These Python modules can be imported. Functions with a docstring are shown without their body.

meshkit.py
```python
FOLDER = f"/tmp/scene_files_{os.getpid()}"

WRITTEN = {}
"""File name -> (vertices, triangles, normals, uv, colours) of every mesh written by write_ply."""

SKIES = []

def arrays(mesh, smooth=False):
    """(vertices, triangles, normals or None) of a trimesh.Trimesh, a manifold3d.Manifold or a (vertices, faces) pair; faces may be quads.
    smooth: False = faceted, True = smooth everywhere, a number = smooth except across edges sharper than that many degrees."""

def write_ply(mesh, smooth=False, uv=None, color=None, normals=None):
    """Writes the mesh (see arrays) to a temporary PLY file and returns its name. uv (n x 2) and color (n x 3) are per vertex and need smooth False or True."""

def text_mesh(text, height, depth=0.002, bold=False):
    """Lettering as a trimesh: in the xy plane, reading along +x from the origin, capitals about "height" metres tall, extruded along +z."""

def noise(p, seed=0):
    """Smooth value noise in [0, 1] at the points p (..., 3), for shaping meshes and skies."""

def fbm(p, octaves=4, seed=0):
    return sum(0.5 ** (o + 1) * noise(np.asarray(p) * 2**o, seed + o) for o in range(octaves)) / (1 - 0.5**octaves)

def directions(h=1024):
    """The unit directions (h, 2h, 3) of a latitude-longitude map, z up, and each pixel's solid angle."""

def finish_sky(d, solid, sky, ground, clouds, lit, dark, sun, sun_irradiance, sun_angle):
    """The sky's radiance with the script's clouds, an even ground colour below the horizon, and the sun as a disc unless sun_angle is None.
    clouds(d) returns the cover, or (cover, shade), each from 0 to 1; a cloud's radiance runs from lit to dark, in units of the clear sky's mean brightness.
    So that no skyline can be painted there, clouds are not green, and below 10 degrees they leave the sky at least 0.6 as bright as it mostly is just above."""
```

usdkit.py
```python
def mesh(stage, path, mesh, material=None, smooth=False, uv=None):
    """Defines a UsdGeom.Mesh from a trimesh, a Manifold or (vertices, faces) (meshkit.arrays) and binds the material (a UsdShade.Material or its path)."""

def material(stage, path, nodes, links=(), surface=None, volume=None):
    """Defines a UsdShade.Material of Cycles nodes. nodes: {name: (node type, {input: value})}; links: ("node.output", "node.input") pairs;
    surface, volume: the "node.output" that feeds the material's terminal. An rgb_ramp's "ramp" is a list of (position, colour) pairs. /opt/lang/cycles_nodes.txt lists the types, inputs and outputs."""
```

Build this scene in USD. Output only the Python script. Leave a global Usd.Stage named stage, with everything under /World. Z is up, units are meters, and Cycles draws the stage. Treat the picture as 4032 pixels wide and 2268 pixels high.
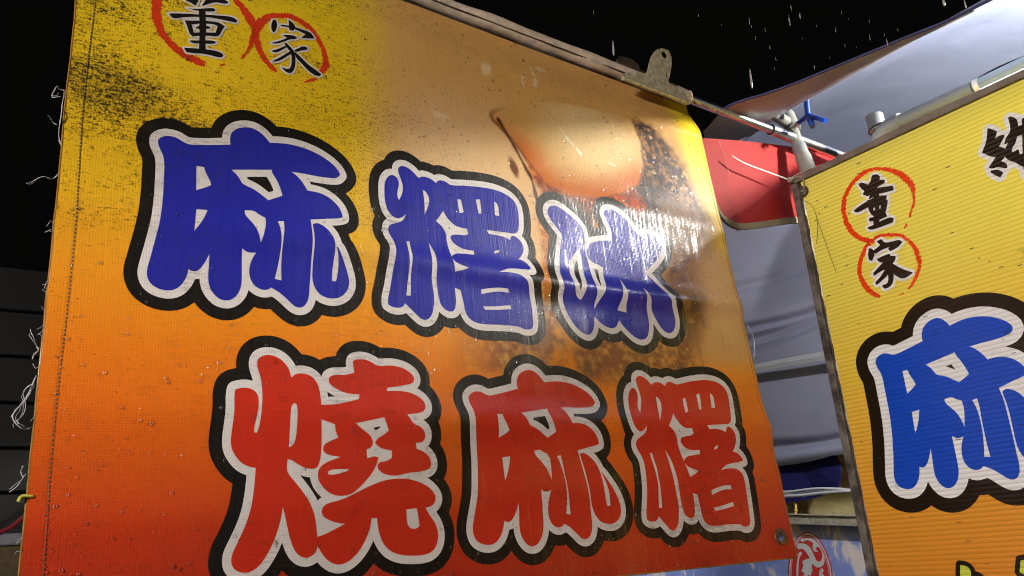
import math, random
import numpy as np, trimesh, shapely, usdkit, meshkit
from shapely.geometry import Polygon, LineString, Point, box as sbox
from shapely.ops import unary_union
from pxr import Usd, UsdGeom, UsdLux, UsdShade, Sdf, Gf, Vt

random.seed(4); RNG = np.random.default_rng(4)
stage = Usd.Stage.CreateInMemory()
UsdGeom.SetStageUpAxis(stage, 'Z')
UsdGeom.Xform.Define(stage, '/World')
UsdGeom.Scope.Define(stage, '/World/Looks')
mat = lambda name, nodes, links=(), surface='p.BSDF': usdkit.material(stage, '/World/Looks/' + name, nodes, links, surface=surface)

# ---------------------------------------------------------------- camera, sky, lamps' powers
EYE = (0.0, 0.0, 1.6)
cam = UsdGeom.Camera.Define(stage, '/World/camera')
cam.CreateHorizontalApertureAttr(36.0); cam.CreateVerticalApertureAttr(20.25); cam.CreateFocalLengthAttr(29.196)
cam.CreateClippingRangeAttr(Gf.Vec2f(0.03, 2000.0))
rgt, upv, fwd = np.array([0.815048, -0.574381, -0.076053]), np.array([-0.116659, -0.291263, 0.949503]), np.array([0.567528, 0.765018, 0.304400])
m4 = Gf.Matrix4d(*rgt, 0, *upv, 0, *(-fwd), 0, *EYE, 1)
cam.AddTransformOp().Set(m4)
cam.CreateExposureAttr(0.0)

sky = UsdLux.DomeLight.Define(stage, '/World/sky')
sky.GetPrim().SetCustomDataByKey('kind', 'structure')
SUN_EL, SUN_ROT = math.radians(-12), math.radians(250)        # night: the sun is well below the horizon
sky_mat = usdkit.material(stage, '/World/Looks/night_sky', {'s': ('sky_texture', {'sky_type': 'single_scattering', 'sun_disc': False, 'sun_elevation': SUN_EL, 'sun_rotation': SUN_ROT}),
    'g': ('mix', {'mix_type': 'add', 'fac': 1.0, 'color2': (0.022, 0.021, 0.019)}), 'b': ('background_shader', {'strength': 0.08})}, [('s.color', 'g.color1'), ('g.color', 'b.color')], surface='b.background')
UsdShade.MaterialBindingAPI.Apply(sky.GetPrim()).Bind(sky_mat)
BULB_POWER, TUBE_POWER, FLOOD_POWER = 2900.0, 8.0, 1050.0
BULB_AT = (1.62, 0.08, 2.425)
FLOOD_AT = (-2.25, -0.62, 2.25)

PTS = {
 'threads': [[[0.0751,0.749,2.026],[0.0742,0.749,2.0064],[0.0739,0.749,1.9885],[0.075,0.749,1.9788],[0.0768,0.749,1.9722]],[[0.0751,0.749,2.026],[0.071,0.749,2.0274],[0.0667,0.749,2.0228],[0.0663,0.749,2.0183],[0.0693,0.749,2.0158],[0.0718,0.749,2.0173]],[[0.0719,0.749,1.9906],[0.0676,0.749,1.9945],[0.0638,0.749,1.9955]],[[0.0763,0.749,1.9434],[0.0731,0.749,1.9398],[0.0675,0.749,1.9374],[0.0597,0.749,1.9348],[0.0539,0.749,1.9298]],[[0.0751,0.749,1.7648],[0.0721,0.749,1.7543],[0.0675,0.749,1.7429],[0.0625,0.749,1.7347],[0.061,0.749,1.7313]],[[0.0746,0.749,1.7627],[0.07,0.749,1.7481],[0.0655,0.749,1.7398],[0.0619,0.749,1.7317],[0.0627,0.749,1.7278],[0.067,0.749,1.7235],[0.0748,0.749,1.7233]],[[0.0735,0.749,1.7585],[0.0686,0.749,1.744],[0.069,0.749,1.7339],[0.0664,0.749,1.7299],[0.0663,0.749,1.7259]],[[0.0751,0.749,1.7857],[0.0723,0.749,1.7929],[0.0686,0.749,1.7983],[0.0681,0.749,1.8038]],[[0.0748,0.749,1.7853],[0.0719,0.749,1.7813],[0.071,0.749,1.7774]],[[0.075,0.749,1.6878],[0.0724,0.749,1.683],[0.0679,0.749,1.6764],[0.0652,0.749,1.6744]],[[0.0751,0.749,1.8914],[0.0714,0.749,1.8901]],[[0.0726,0.749,1.6936],[0.0717,0.749,1.6888],[0.0727,0.749,1.6849]]],
 'threads_r': [[[0.9426,0.722,1.8814],[0.9494,0.722,1.8734],[0.9521,0.722,1.8644],[0.9505,0.722,1.8495],[0.9446,0.722,1.8326]],[[0.9475,0.722,1.7555],[0.9488,0.722,1.744],[0.9478,0.722,1.7319],[0.9507,0.722,1.7267],[0.9566,0.722,1.7244]],[[0.9479,0.722,1.7527],[0.9526,0.722,1.7542],[0.9503,0.722,1.7475]]],
 'tie': [[0.0751,0.745,1.6707],[0.0728,0.745,1.6702],[0.0719,0.745,1.6689],[0.0711,0.745,1.6663]],
 'sleeve': [[0.5523,0.762,2.2781],[0.6675,0.762,2.2756],[0.7971,0.762,2.2728],[0.9522,0.762,2.2678]],
 'silver': [[0.9562,0.762,2.2698],[1.0593,0.762,2.2668],[1.1467,0.762,2.2631],[1.3405,0.762,2.2507]],
 'clip': [[0.777,0.742,2.2431],[0.7828,0.742,2.2536],[0.7942,0.742,2.2597],[0.8305,0.742,2.2662],[0.8351,0.742,2.2739],[0.842,0.742,2.2943],[0.8469,0.742,2.3032],[0.854,0.742,2.312],[0.8605,0.742,2.3169],[0.8704,0.742,2.3216],[0.8841,0.742,2.3217],[0.8885,0.742,2.3146],[0.8903,0.742,2.3058],[0.8857,0.742,2.2875],[0.8782,0.742,2.2658],[0.8959,0.742,2.2627],[0.9186,0.742,2.26],[0.9178,0.742,2.2505],[0.9097,0.742,2.2368],[0.8821,0.742,2.2386],[0.8377,0.742,2.2387]],
 'cliphole': [[0.8735,0.742,2.3111]],
 'clipback': [[0.8604,0.79,2.3174],[0.8704,0.79,2.3291],[0.8747,0.79,2.3411],[0.8988,0.79,2.3458],[0.8976,0.79,2.3259],[0.8853,0.79,2.3087]],
 'outer': [[1.0515,0.8289,2.27],[1.0367,0.7886,2.27],[1.0283,0.7511,2.27],[1.0465,0.7085,2.27],[1.0658,0.6638,2.27],[1.0873,0.5863,2.27],[1.1017,0.5312,2.27],[1.1153,0.479,2.27],[1.1267,0.4397,2.27],[1.1322,0.4017,2.27],[1.1344,0.377,2.27],[1.1446,0.3183,2.27],[1.159,0.2345,2.27]],
 'fold': [[1.1516,0.9055,2.3],[1.1744,0.8771,2.3],[1.1986,0.8372,2.3],[1.1914,0.7911,2.3],[1.1815,0.745,2.3],[1.1821,0.6437,2.3],[1.1816,0.574,2.3],[1.1798,0.5088,2.3],[1.181,0.4615,2.3],[1.1842,0.4203,2.3]],
 'val_top': [[0.9566,0.79,2.2152],[1.0059,0.79,2.2245],[1.0856,0.79,2.2387],[1.2291,0.79,2.2631],[1.4374,0.79,2.3015]],
 'val_bot': [[0.9905,0.79,2.1505],[1.0043,0.79,2.1176],[1.0175,0.79,2.0957],[1.0306,0.79,2.0861],[1.0512,0.79,2.0817],[1.0806,0.79,2.0859],[1.1292,0.79,2.0971],[1.2189,0.79,2.1214]],
 'val_trim': [[0.9813,0.79,2.1352],[0.996,0.79,2.1071],[1.0096,0.79,2.0877],[1.0251,0.79,2.0759],[1.0459,0.79,2.0728],[1.0782,0.79,2.0761],[1.1264,0.79,2.0865],[1.2157,0.79,2.1103]],
 'zip': [[1.0434,0.757,2.1938],[1.0653,0.757,2.185],[1.0899,0.757,2.1803],[1.128,0.757,2.1747],[1.1605,0.757,2.1693],[1.167,0.757,2.1678]],
 'pvc': [[1.215,0.7474,2.1834],[1.222,0.7678,2.2901],[1.228,0.7786,2.3334]],
 'knob': [[1.21,0.7256,2.2886],[1.21,0.7224,2.3223],[1.21,0.6953,2.263],[1.21,0.7217,2.2633],[1.21,0.7461,2.2844]],
 'pipe': [[1.35,0.6829,2.2782],[1.35,0.5056,2.2701],[1.35,0.6814,2.311],[1.35,0.6872,2.242]],
 'cable': [[1.352,0.6504,2.2784],[1.352,0.6062,2.279],[1.352,0.5573,2.2794],[1.352,0.5043,2.2795],[1.352,0.47,2.2816],[1.352,0.43,2.2791],[1.352,0.3688,2.2772],[1.352,0.3045,2.2638]],
 'poster': [[2.1,1.7663,1.6606],[2.1,1.5847,1.6249],[2.1,1.3432,1.6035]],
 'rail': [[2.1,1.5901,1.6417],[2.1,1.3626,1.6188]],
 'emblem_o': [[[2.098,1.5237,1.597],[2.098,1.5017,1.5915],[2.098,1.4858,1.5745],[2.098,1.4725,1.5473],[2.098,1.4657,1.5207],[2.098,1.4636,1.4946],[2.098,1.4651,1.4739],[2.098,1.4746,1.4381],[2.098,1.491,1.3998],[2.098,1.5189,1.3664],[2.098,1.5544,1.3505],[2.098,1.5856,1.3577],[2.098,1.6096,1.3863],[2.098,1.618,1.4263],[2.098,1.6124,1.4801],[2.098,1.6037,1.5125],[2.098,1.588,1.5474],[2.098,1.5692,1.5738],[2.098,1.5484,1.5917]],[[2.098,1.5659,1.5654],[2.098,1.5503,1.5673],[2.098,1.5309,1.5636],[2.098,1.5201,1.5522],[2.098,1.5139,1.5359],[2.098,1.5082,1.5171],[2.098,1.4991,1.5141],[2.098,1.49,1.519],[2.098,1.4849,1.5346],[2.098,1.4878,1.5507],[2.098,1.4979,1.5565],[2.098,1.5045,1.5488],[2.098,1.4976,1.5432],[2.098,1.5046,1.5408],[2.098,1.5118,1.5452],[2.098,1.513,1.5546],[2.098,1.5075,1.565],[2.098,1.5158,1.5722],[2.098,1.5283,1.5756],[2.098,1.5429,1.5702],[2.098,1.5474,1.5726],[2.098,1.5493,1.5795],[2.098,1.5437,1.5819],[2.098,1.5379,1.5775],[2.098,1.5206,1.5805],[2.098,1.5052,1.5756],[2.098,1.4975,1.5658],[2.098,1.4887,1.5613],[2.098,1.4794,1.5449],[2.098,1.4797,1.5265],[2.098,1.4838,1.5109],[2.098,1.4956,1.5008],[2.098,1.5103,1.5],[2.098,1.5229,1.5097],[2.098,1.5276,1.5258],[2.098,1.5356,1.5422],[2.098,1.5465,1.5535],[2.098,1.5621,1.5516]],[[2.098,1.5644,1.5408],[2.098,1.5535,1.5444],[2.098,1.5514,1.5389],[2.098,1.5595,1.5325],[2.098,1.5674,1.5193],[2.098,1.5806,1.4659],[2.098,1.5873,1.4661],[2.098,1.5724,1.5195]],[[2.098,1.554,1.5188],[2.098,1.5396,1.5236],[2.098,1.5227,1.5256],[2.098,1.5211,1.5176],[2.098,1.5267,1.5071],[2.098,1.5269,1.4912],[2.098,1.5357,1.4809],[2.098,1.5282,1.4701],[2.098,1.5353,1.4677],[2.098,1.5417,1.4837],[2.098,1.5545,1.4707],[2.098,1.5644,1.4709],[2.098,1.5543,1.4867],[2.098,1.5631,1.4923],[2.098,1.5536,1.5054]],[[2.098,1.4999,1.4957],[2.098,1.493,1.4981],[2.098,1.4899,1.4902],[2.098,1.4975,1.4851],[2.098,1.4896,1.4774],[2.098,1.4909,1.4641],[2.098,1.51,1.4645],[2.098,1.5065,1.488]],[[2.098,1.5519,1.5134],[2.098,1.5309,1.5179],[2.098,1.5305,1.5126],[2.098,1.5517,1.5066]]],
 'navy': [[2.325,1.7555,1.8037],[2.325,1.6921,1.8069],[2.325,1.6165,1.8081],[2.325,1.562,1.8086],[2.325,1.5205,1.7896],[2.325,1.5271,1.7574],[2.325,1.5419,1.7174],[2.325,1.6359,1.7196],[2.325,1.752,1.7268]],
 'navy2': [[2.325,1.7559,1.7083],[2.325,1.6758,1.7068],[2.325,1.6035,1.7021],[2.325,1.6411,1.6958],[2.325,1.6981,1.6904],[2.325,1.756,1.6895]],
 'tarpbot': [[2.3,1.8341,1.8005],[2.3,1.7337,1.8059],[2.3,1.6741,1.8038],[2.3,1.6178,1.8043],[2.3,1.5628,1.8072],[2.3,1.5266,1.8114],[2.3,1.4755,1.809]],
 'strap': [[2.29,1.8328,2.1265],[2.29,1.751,2.1246],[2.29,1.6133,2.1179],[2.29,1.482,2.1076],[2.29,1.3942,2.1013]],
 'bands': [[[2.25,1.707,1.7224],[2.25,1.6475,1.7194],[2.25,1.5823,1.7195],[2.25,1.5212,1.7123],[2.25,1.4536,1.701]],[[2.25,1.7097,1.7095],[2.25,1.6359,1.7053],[2.25,1.5505,1.7045],[2.25,1.454,1.6994]],[[2.25,1.7102,1.7074],[2.25,1.6364,1.703],[2.25,1.551,1.7022],[2.25,1.4544,1.6977]],[[2.25,1.5822,1.7201],[2.25,1.514,1.7142],[2.25,1.4532,1.7027]]],
 'cord': [[2.33,1.7246,1.6911],[2.33,1.7173,1.6858],[2.33,1.7181,1.6642],[2.33,1.7191,1.6489]],
 'olive': [[2.5,1.8935,1.751],[2.5,1.5949,1.8019],[2.5,1.9153,1.648],[2.5,1.6197,1.6284]],
 'red_cable': [[0.1927,2.6,1.7475],[0.2145,2.6,1.754],[0.2389,2.6,1.7675],[0.2657,2.6,1.7923]],
 'ledge': [[0.1811,2.6,1.7512],[0.2545,2.6,1.7553],[0.184,2.6,1.7229],[0.2575,2.6,1.7219]],
 'wallseams': [[0.2099,3.0,2.1702],[0.307,3.0,2.1715],[0.2232,3.0,2.0313],[0.3053,3.0,2.0296]],
 'rain': [[1.2786,0.6607,2.4835,24,5],[1.2732,0.676,2.4551,28,6],[1.4974,0.7215,2.5797,18,5],[1.1486,0.5585,2.3257,34,6],[1.6377,0.7337,2.6159,15,4],[1.4362,0.6697,2.4956,16,5],[0.9012,0.4194,2.1508,42,6],[1.0834,0.6219,2.2877,24,6],[1.3764,0.7196,2.4815,22,5],[1.4815,0.7525,2.5314,9,4],[0.7307,0.4233,2.1304,34,9],[0.6417,0.3835,2.068,56,8],[0.8264,0.2992,2.0997,46,10],[0.7607,0.293,2.0735,40,18],[0.3483,0.336,1.9131,80,16],[0.4636,0.3158,1.9131,105,16],[0.9192,0.6088,2.2982,14,8],[1.112,0.703,2.359,22,5],[1.1916,0.7597,2.3968,16,5],[1.1014,0.7033,2.3781,24,6],[0.9257,0.6107,2.2814,22,4],[1.0137,0.6492,2.3491,20,4],[1.1664,0.67,2.3407,14,5],[1.6335,0.8324,2.7041,10,3],[0.6695,0.6735,2.2729,28,3],[1.3272,0.7397,2.5228,12,4],[1.2263,0.7146,2.4453,16,4],[0.7631,0.5073,2.1875,40,6],[0.8823,0.521,2.2593,30,7],[1.2509,0.8972,2.5978,14,3],[1.3543,0.7435,2.4629,20,3],[1.0682,0.8106,2.4988,22,3]],
}
GLYPHS = {
 'ma_blue': [[1,[1545,19932,1581,19973,1642,19994,1713,19987,1769,19953,1833,19935,2017,19974,2207,20020,2198,20086,2213,20158,2263,20213,2340,20248,2419,20257,2499,20226,2561,20171,2594,20129,2743,20160,2911,20164,3083,20134,3238,20068,3326,19996,3354,19940,3323,19896,3263,19875,3117,19861,2945,19859,2815,19850,2870,19822,2926,19765,2963,19713,2985,19672,3066,19679,3171,19667,3267,19617,3334,19550,3362,19486,3365,19447,3321,19425,3205,19401,3014,19356,3024,19256,3025,19159,3017,18971,3009,18787,2999,18657,2993,18548,2971,18465,2927,18419,2874,18410,2822,18439,2761,18494,2692,18548,2615,18584,2582,18557,2524,18550,2457,18583,2415,18648,2402,18725,2417,18815,2445,18881,2467,18919,2417,18907,2368,18914,2331,18941,2334,18787,2337,18648,2335,18561,2305,18480,2250,18423,2188,18409,2125,18428,2069,18490,2039,18563,2036,18647,2039,18750,2039,18850,2006,18764,1970,18699,1933,18666,1895,18662,1860,18678,1856,18627,1831,18557,1789,18495,1732,18461,1666,18457,1600,18475,1548,18511,1519,18573,1517,18639,1537,18740,1564,18893,1585,19030,1607,19206,1616,19386,1615,19564,1614,19690,1601,19770,1573,19828,1550,19878]],[1,[3037,19307,3070,19327,3107,19330,3182,19294,3245,19216,3268,19131,3261,19026,3247,18912,3234,18799,3234,18728,3278,18730,3298,18808,3308,18921,3298,19032,3276,19099,3297,19091,3346,18992,3394,18877,3422,18768,3416,18683,3370,18603,3284,18550,3190,18540,3099,18570,3045,18645,3024,18734,3033,18882,3043,19067,3047,19163]],[-1,[1896,19727,1965,19726,1981,19670,2020,19603,2037,19551,1998,19522,1900,19471]],[-1,[2218,19748,2612,19828,2620,19789,2652,19747,2697,19659,2724,19564,2582,19487,2530,19521,2443,19580,2324,19614,2306,19658,2263,19716]],[-1,[1907,19273,2009,19281,1974,19184,1929,19104,1890,19042,1897,19162]],[-1,[2353,19339,2442,19351,2488,19315,2551,19292,2557,19223,2532,19115,2504,19013,2483,19108,2445,19186,2395,19243,2350,19295]],[-1,[2674,19277,2736,19288,2738,19206,2720,19053,2714,18909,2711,18765,2717,18667,2648,18676,2673,18778,2697,18924,2705,19069,2699,19200]]],
 'shu_blue': [[1,[3880,19930,3897,20001,3939,20062,3990,20085,4034,20070,4060,20023,4061,19969,4039,19907,4030,19847,4040,19807,4053,19787,4090,19860,4110,19922,4110,19990,4088,20063,4062,20135,4061,20184,4097,20220,4168,20225,4247,20188,4305,20132,4329,20122,4358,20144,4411,20156,4494,20145,4555,20108,4579,20148,4644,20163,4708,20149,4756,20123,4929,20157,5135,20190,5345,20206,5509,20193,5636,20150,5702,20084,5727,19993,5724,19866,5704,19736,5666,19684,5616,19664,5545,19666,5380,19653,5218,19644,5247,19597,5374,19605,5490,19595,5557,19570,5576,19626,5625,19643,5704,19601,5749,19536,5746,19453,5686,19371,5648,19340,5745,19317,5799,19250,5797,19217,5726,19200,5536,19188,5416,19165,5300,19105,5429,19125,5588,19121,5687,19075,5728,19015,5748,18905,5772,18773,5770,18636,5766,18519,5737,18477,5677,18462,5608,18464,5554,18488,5340,18485,5141,18470,5011,18464,4917,18479,4848,18526,4816,18596,4809,18678,4794,18750,4779,18831,4702,18852,4710,18740,4702,18647,4676,18580,4623,18560,4563,18576,4506,18624,4483,18711,4475,18801,4466,18907,4467,19014,4466,19123,4460,19219,4428,19292,4400,19342,4408,19211,4403,19059,4402,18917,4418,18794,4428,18705,4414,18595,4388,18503,4335,18444,4276,18429,4220,18458,4147,18520,4083,18574,4060,18592,4035,18551,3978,18531,3903,18532,3858,18557,3857,18617,3884,18707,3907,18815,3937,18993,3956,19100,3975,19197,3955,19287,3907,19354,3894,19416,3919,19467,3988,19498,4068,19532,4110,19578,4129,19634,4091,19593,4030,19559,3963,19568,3908,19623,3883,19703,3874,19795]],[-1,[4367,19977,4398,19974,4436,19923,4447,19866,4426,19784,4372,19676,4379,19784,4375,19881]],[-1,[4834,19961,4886,19968,4896,19909,4909,19811,4852,19790,4838,19877]],[-1,[5100,20012,5161,20029,5168,19944,5163,19841,5119,19836,5110,19932]],[-1,[5370,20044,5419,20020,5431,19956,5426,19861,5360,19863,5366,19964]],[-1,[4625,19775,4662,19703,4731,19638,4815,19604,4935,19606,4951,19540,4894,19514,4785,19510,4708,19487,4694,19446,4732,19394,4812,19348,4918,19336,5006,19341,5001,19289,4887,19280,4757,19269,4692,19228,4672,19195,4706,19151,4754,19128,4880,19098,4813,19065,4698,19032,4690,19119,4669,19244,4639,19417,4647,19466,4635,19503,4599,19574,4515,19626,4565,19684]],[-1,[5388,19415,5359,19374,5287,19354,5305,19392]],[-1,[5058,18876,5179,18909,5335,18933,5436,18932,5454,18884,5323,18887,5178,18858,5060,18821]],[-1,[5064,18675,5230,18694,5459,18736,5465,18689,5270,18657,5093,18637]],[-1,[4111,19305,4151,19312,4156,19208,4167,19133,4151,19023,4146,18882,4141,18758,4133,18686,4080,18683,4095,18787,4118,18931,4124,19072,4120,19202]]],
 'bing': [[1,[6192,20047,6208,20118,6269,20168,6352,20184,6439,20155,6554,20099,6666,20024,6740,19959,6768,19878,6765,19791,6749,19686,6751,19584,6775,19477,6800,19352,6783,19188,6793,19084,6803,19009,6774,18914,6762,18828,6804,18887,6875,18987,6933,19070,6968,19178,7001,19309,7022,19427,6968,19454,6887,19468,6820,19501,6785,19538,6774,19621,6813,19704,6885,19762,7029,19803,7138,19825,7249,19851,7259,19906,7261,19977,7233,20062,7194,20145,7158,20210,7176,20267,7263,20297,7371,20293,7471,20246,7549,20195,7613,20132,7672,20041,7751,19998,7843,20021,7982,20050,8062,20006,8126,19941,8139,19868,8100,19771,7986,19648,7828,19521,7738,19448,7840,19379,7930,19277,8004,19152,8070,19069,8078,19004,8121,18926,8152,18829,8126,18724,8062,18633,7971,18610,7895,18647,7831,18736,7766,18865,7727,18943,7722,19022,7692,19099,7656,19161,7611,19203,7639,19094,7637,19031,7653,18936,7670,18841,7674,18741,7648,18621,7596,18525,7505,18485,7406,18503,7298,18577,7212,18660,7163,18722,7137,18695,7105,18634,7016,18599,6899,18624,6808,18680,6754,18739,6736,18641,6705,18558,6655,18497,6591,18476,6517,18501,6430,18563,6349,18665,6291,18785,6259,18903,6258,18978,6271,19039,6247,19112,6255,19218,6284,19344,6316,19483,6344,19620,6389,19745,6379,19810,6309,19883,6231,19970]],[-1,[6657,19637,6671,19538,6670,19403,6667,19261,6626,19096,6610,19033,6553,18929,6513,18932,6453,18985,6440,19059,6422,19137,6420,19243,6449,19370,6499,19478,6575,19573]],[-1,[7278,19301,7292,19220,7306,19129,7316,19063,7304,18952,7306,18842,7152,18859,7184,18925,7224,19023,7234,19120]]],
 'shao': [[1,[2296,17545,2307,17590,2370,17608,2440,17603,2495,17568,2512,17505,2509,17411,2488,17316,2474,17239,2479,17205,2502,17205,2524,17270,2537,17396,2546,17522,2541,17650,2524,17730,2494,17809,2498,17874,2537,17913,2609,17927,2683,17911,2749,17865,2799,17794,2816,17720,2850,17755,2917,17771,3002,17756,3062,17700,3096,17610,3102,17473,3100,17337,3104,17248,3111,17120,3106,17009,3086,16914,3044,16880,2969,16884,2887,16923,2830,16962,2790,16970,2782,16932,2783,16855,2856,16770,2937,16669,3003,16560,3044,16452,3060,16346,3068,16286,3068,16167,3020,16118,2957,16105,2893,16134,2846,16202,2813,16299,2780,16419,2756,16509,2744,16551,2733,16480,2711,16378,2675,16263,2616,16152,2551,16064,2471,16020,2391,16026,2333,16065,2312,16122,2322,16185,2362,16267,2417,16392,2458,16520,2485,16666,2497,16784,2502,16896,2449,16904,2380,16935,2326,16995,2287,17063,2277,17145,2288,17267,2299,17405]],[-1,[2841,17484,2869,17461,2869,17340,2868,17213,2853,17118,2813,17079,2797,17079,2800,17165,2801,17307,2808,17451]],[1,[3093,17473,3258,17479,3494,17545,3501,17591,3369,17592,3263,17634,3202,17674,3185,17715,3194,17753,3248,17773,3356,17776,3457,17808,3446,17868,3442,17917,3470,17943,3564,17952,3639,17931,3714,17886,3851,17910,3989,17895,4087,17847,4128,17795,4111,17740,4039,17718,3919,17693,3811,17675,3799,17639,3935,17650,4073,17638,4179,17589,4227,17527,4216,17463,4162,17425,4003,17406,4039,17360,4067,17317,4145,17293,4200,17243,4208,17174,4174,17134,4101,17130,4109,17070,4191,17045,4258,16985,4274,16908,4232,16865,4152,16849,3997,16834,3863,16807,3752,16820,3689,16862,3672,16903,3701,16944,3775,16947,3836,16985,3834,17052,3759,17063,3695,17084,3656,17125,3677,17167,3742,17201,3798,17244,3779,17294,3747,17370,3449,17307,3521,17248,3603,17199,3640,17125,3612,17076,3566,17062,3570,16977,3647,17001,3689,16985,3673,16927,3625,16846,3551,16766,3461,16688,3390,16642,3287,16629,3202,16647,3127,16703,3082,16773,3072,16836,3094,16898,3162,16945,3299,16990,3187,17006,3133,17033,3123,17081,3153,17121,3274,17170,3238,17251,3238,17291,3092,17337]],[-1,[3170,16854,3212,16879,3385,16876,3341,16849,3237,16826,3178,16827]],[1,[3101,16496,3118,16549,3185,16577,3303,16597,3443,16656,3586,16717,3732,16766,3881,16785,4032,16775,4184,16722,4268,16653,4297,16585,4270,16528,4220,16504,4171,16498,4206,16439,4279,16354,4311,16254,4295,16157,4243,16087,4147,16056,3998,16057,3853,16080,3747,16141,3688,16238,3664,16333,3653,16420,3596,16422,3585,16337,3539,16230,3467,16127,3381,16057,3297,16026,3215,16039,3141,16096,3093,16165,3065,16219,3055,16279,3134,16297,3233,16338,3332,16382,3251,16395,3167,16425,3118,16457]],[-1,[3962,16488,4075,16496,4091,16427,4105,16329,4066,16301,4000,16309,3966,16367]]],
 'ma_red': [[1,[4764,17623,4805,17666,4868,17691,4938,17689,4991,17660,5053,17646,5244,17696,5439,17746,5433,17812,5452,17884,5505,17939,5583,17972,5661,17979,5738,17944,5796,17886,5825,17841,5972,17865,6136,17864,6302,17829,6450,17761,6529,17689,6549,17633,6509,17589,6445,17569,6295,17556,6127,17557,6001,17550,6047,17521,6087,17462,6114,17410,6130,17369,6211,17375,6314,17361,6406,17310,6473,17245,6505,17182,6512,17144,6471,17124,6360,17104,6184,17066,6209,16971,6225,16878,6246,16688,6260,16495,6261,16359,6258,16242,6231,16153,6176,16102,6114,16092,6060,16122,6003,16180,5940,16236,5870,16271,5835,16241,5777,16231,5713,16263,5676,16331,5667,16414,5684,16514,5712,16589,5734,16633,5685,16616,5635,16620,5597,16646,5599,16476,5596,16325,5588,16231,5550,16142,5489,16077,5423,16058,5358,16076,5304,16140,5278,16216,5281,16304,5291,16413,5295,16520,5257,16426,5214,16358,5172,16323,5131,16319,5094,16337,5085,16283,5053,16210,5000,16144,4933,16109,4860,16106,4788,16125,4733,16163,4706,16230,4709,16301,4738,16410,4779,16575,4808,16725,4828,16911,4825,17093,4811,17268,4808,17390,4802,17467,4780,17522,4764,17570]],[1,[6213,17019,6241,17037,6277,17039,6354,17003,6430,16928,6469,16847,6481,16741,6486,16625,6492,16508,6507,16435,6553,16437,6558,16517,6547,16634,6517,16747,6484,16816,6507,16807,6574,16706,6645,16588,6695,16475,6706,16387,6673,16302,6592,16246,6493,16235,6382,16266,6313,16346,6281,16439,6273,16594,6258,16786,6246,16881]],[-1,[5093,17444,5163,17445,5177,17390,5218,17325,5240,17273,5202,17244,5105,17193]],[-1,[5425,17468,5806,17530,5806,17490,5828,17447,5858,17360,5883,17269,5763,17202,5713,17236,5631,17294,5521,17331,5504,17375,5467,17434]],[-1,[5143,16989,5248,16998,5224,16895,5186,16810,5148,16740,5146,16872]],[-1,[5578,17062,5658,17074,5706,17040,5767,17018,5785,16951,5780,16846,5765,16738,5735,16837,5687,16913,5631,16968,5581,17018]],[-1,[5881,17001,5936,17010,5952,16932,5958,16780,5967,16626,5970,16470,5973,16364,5909,16373,5934,16483,5949,16643,5944,16797,5918,16926]]],
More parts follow.
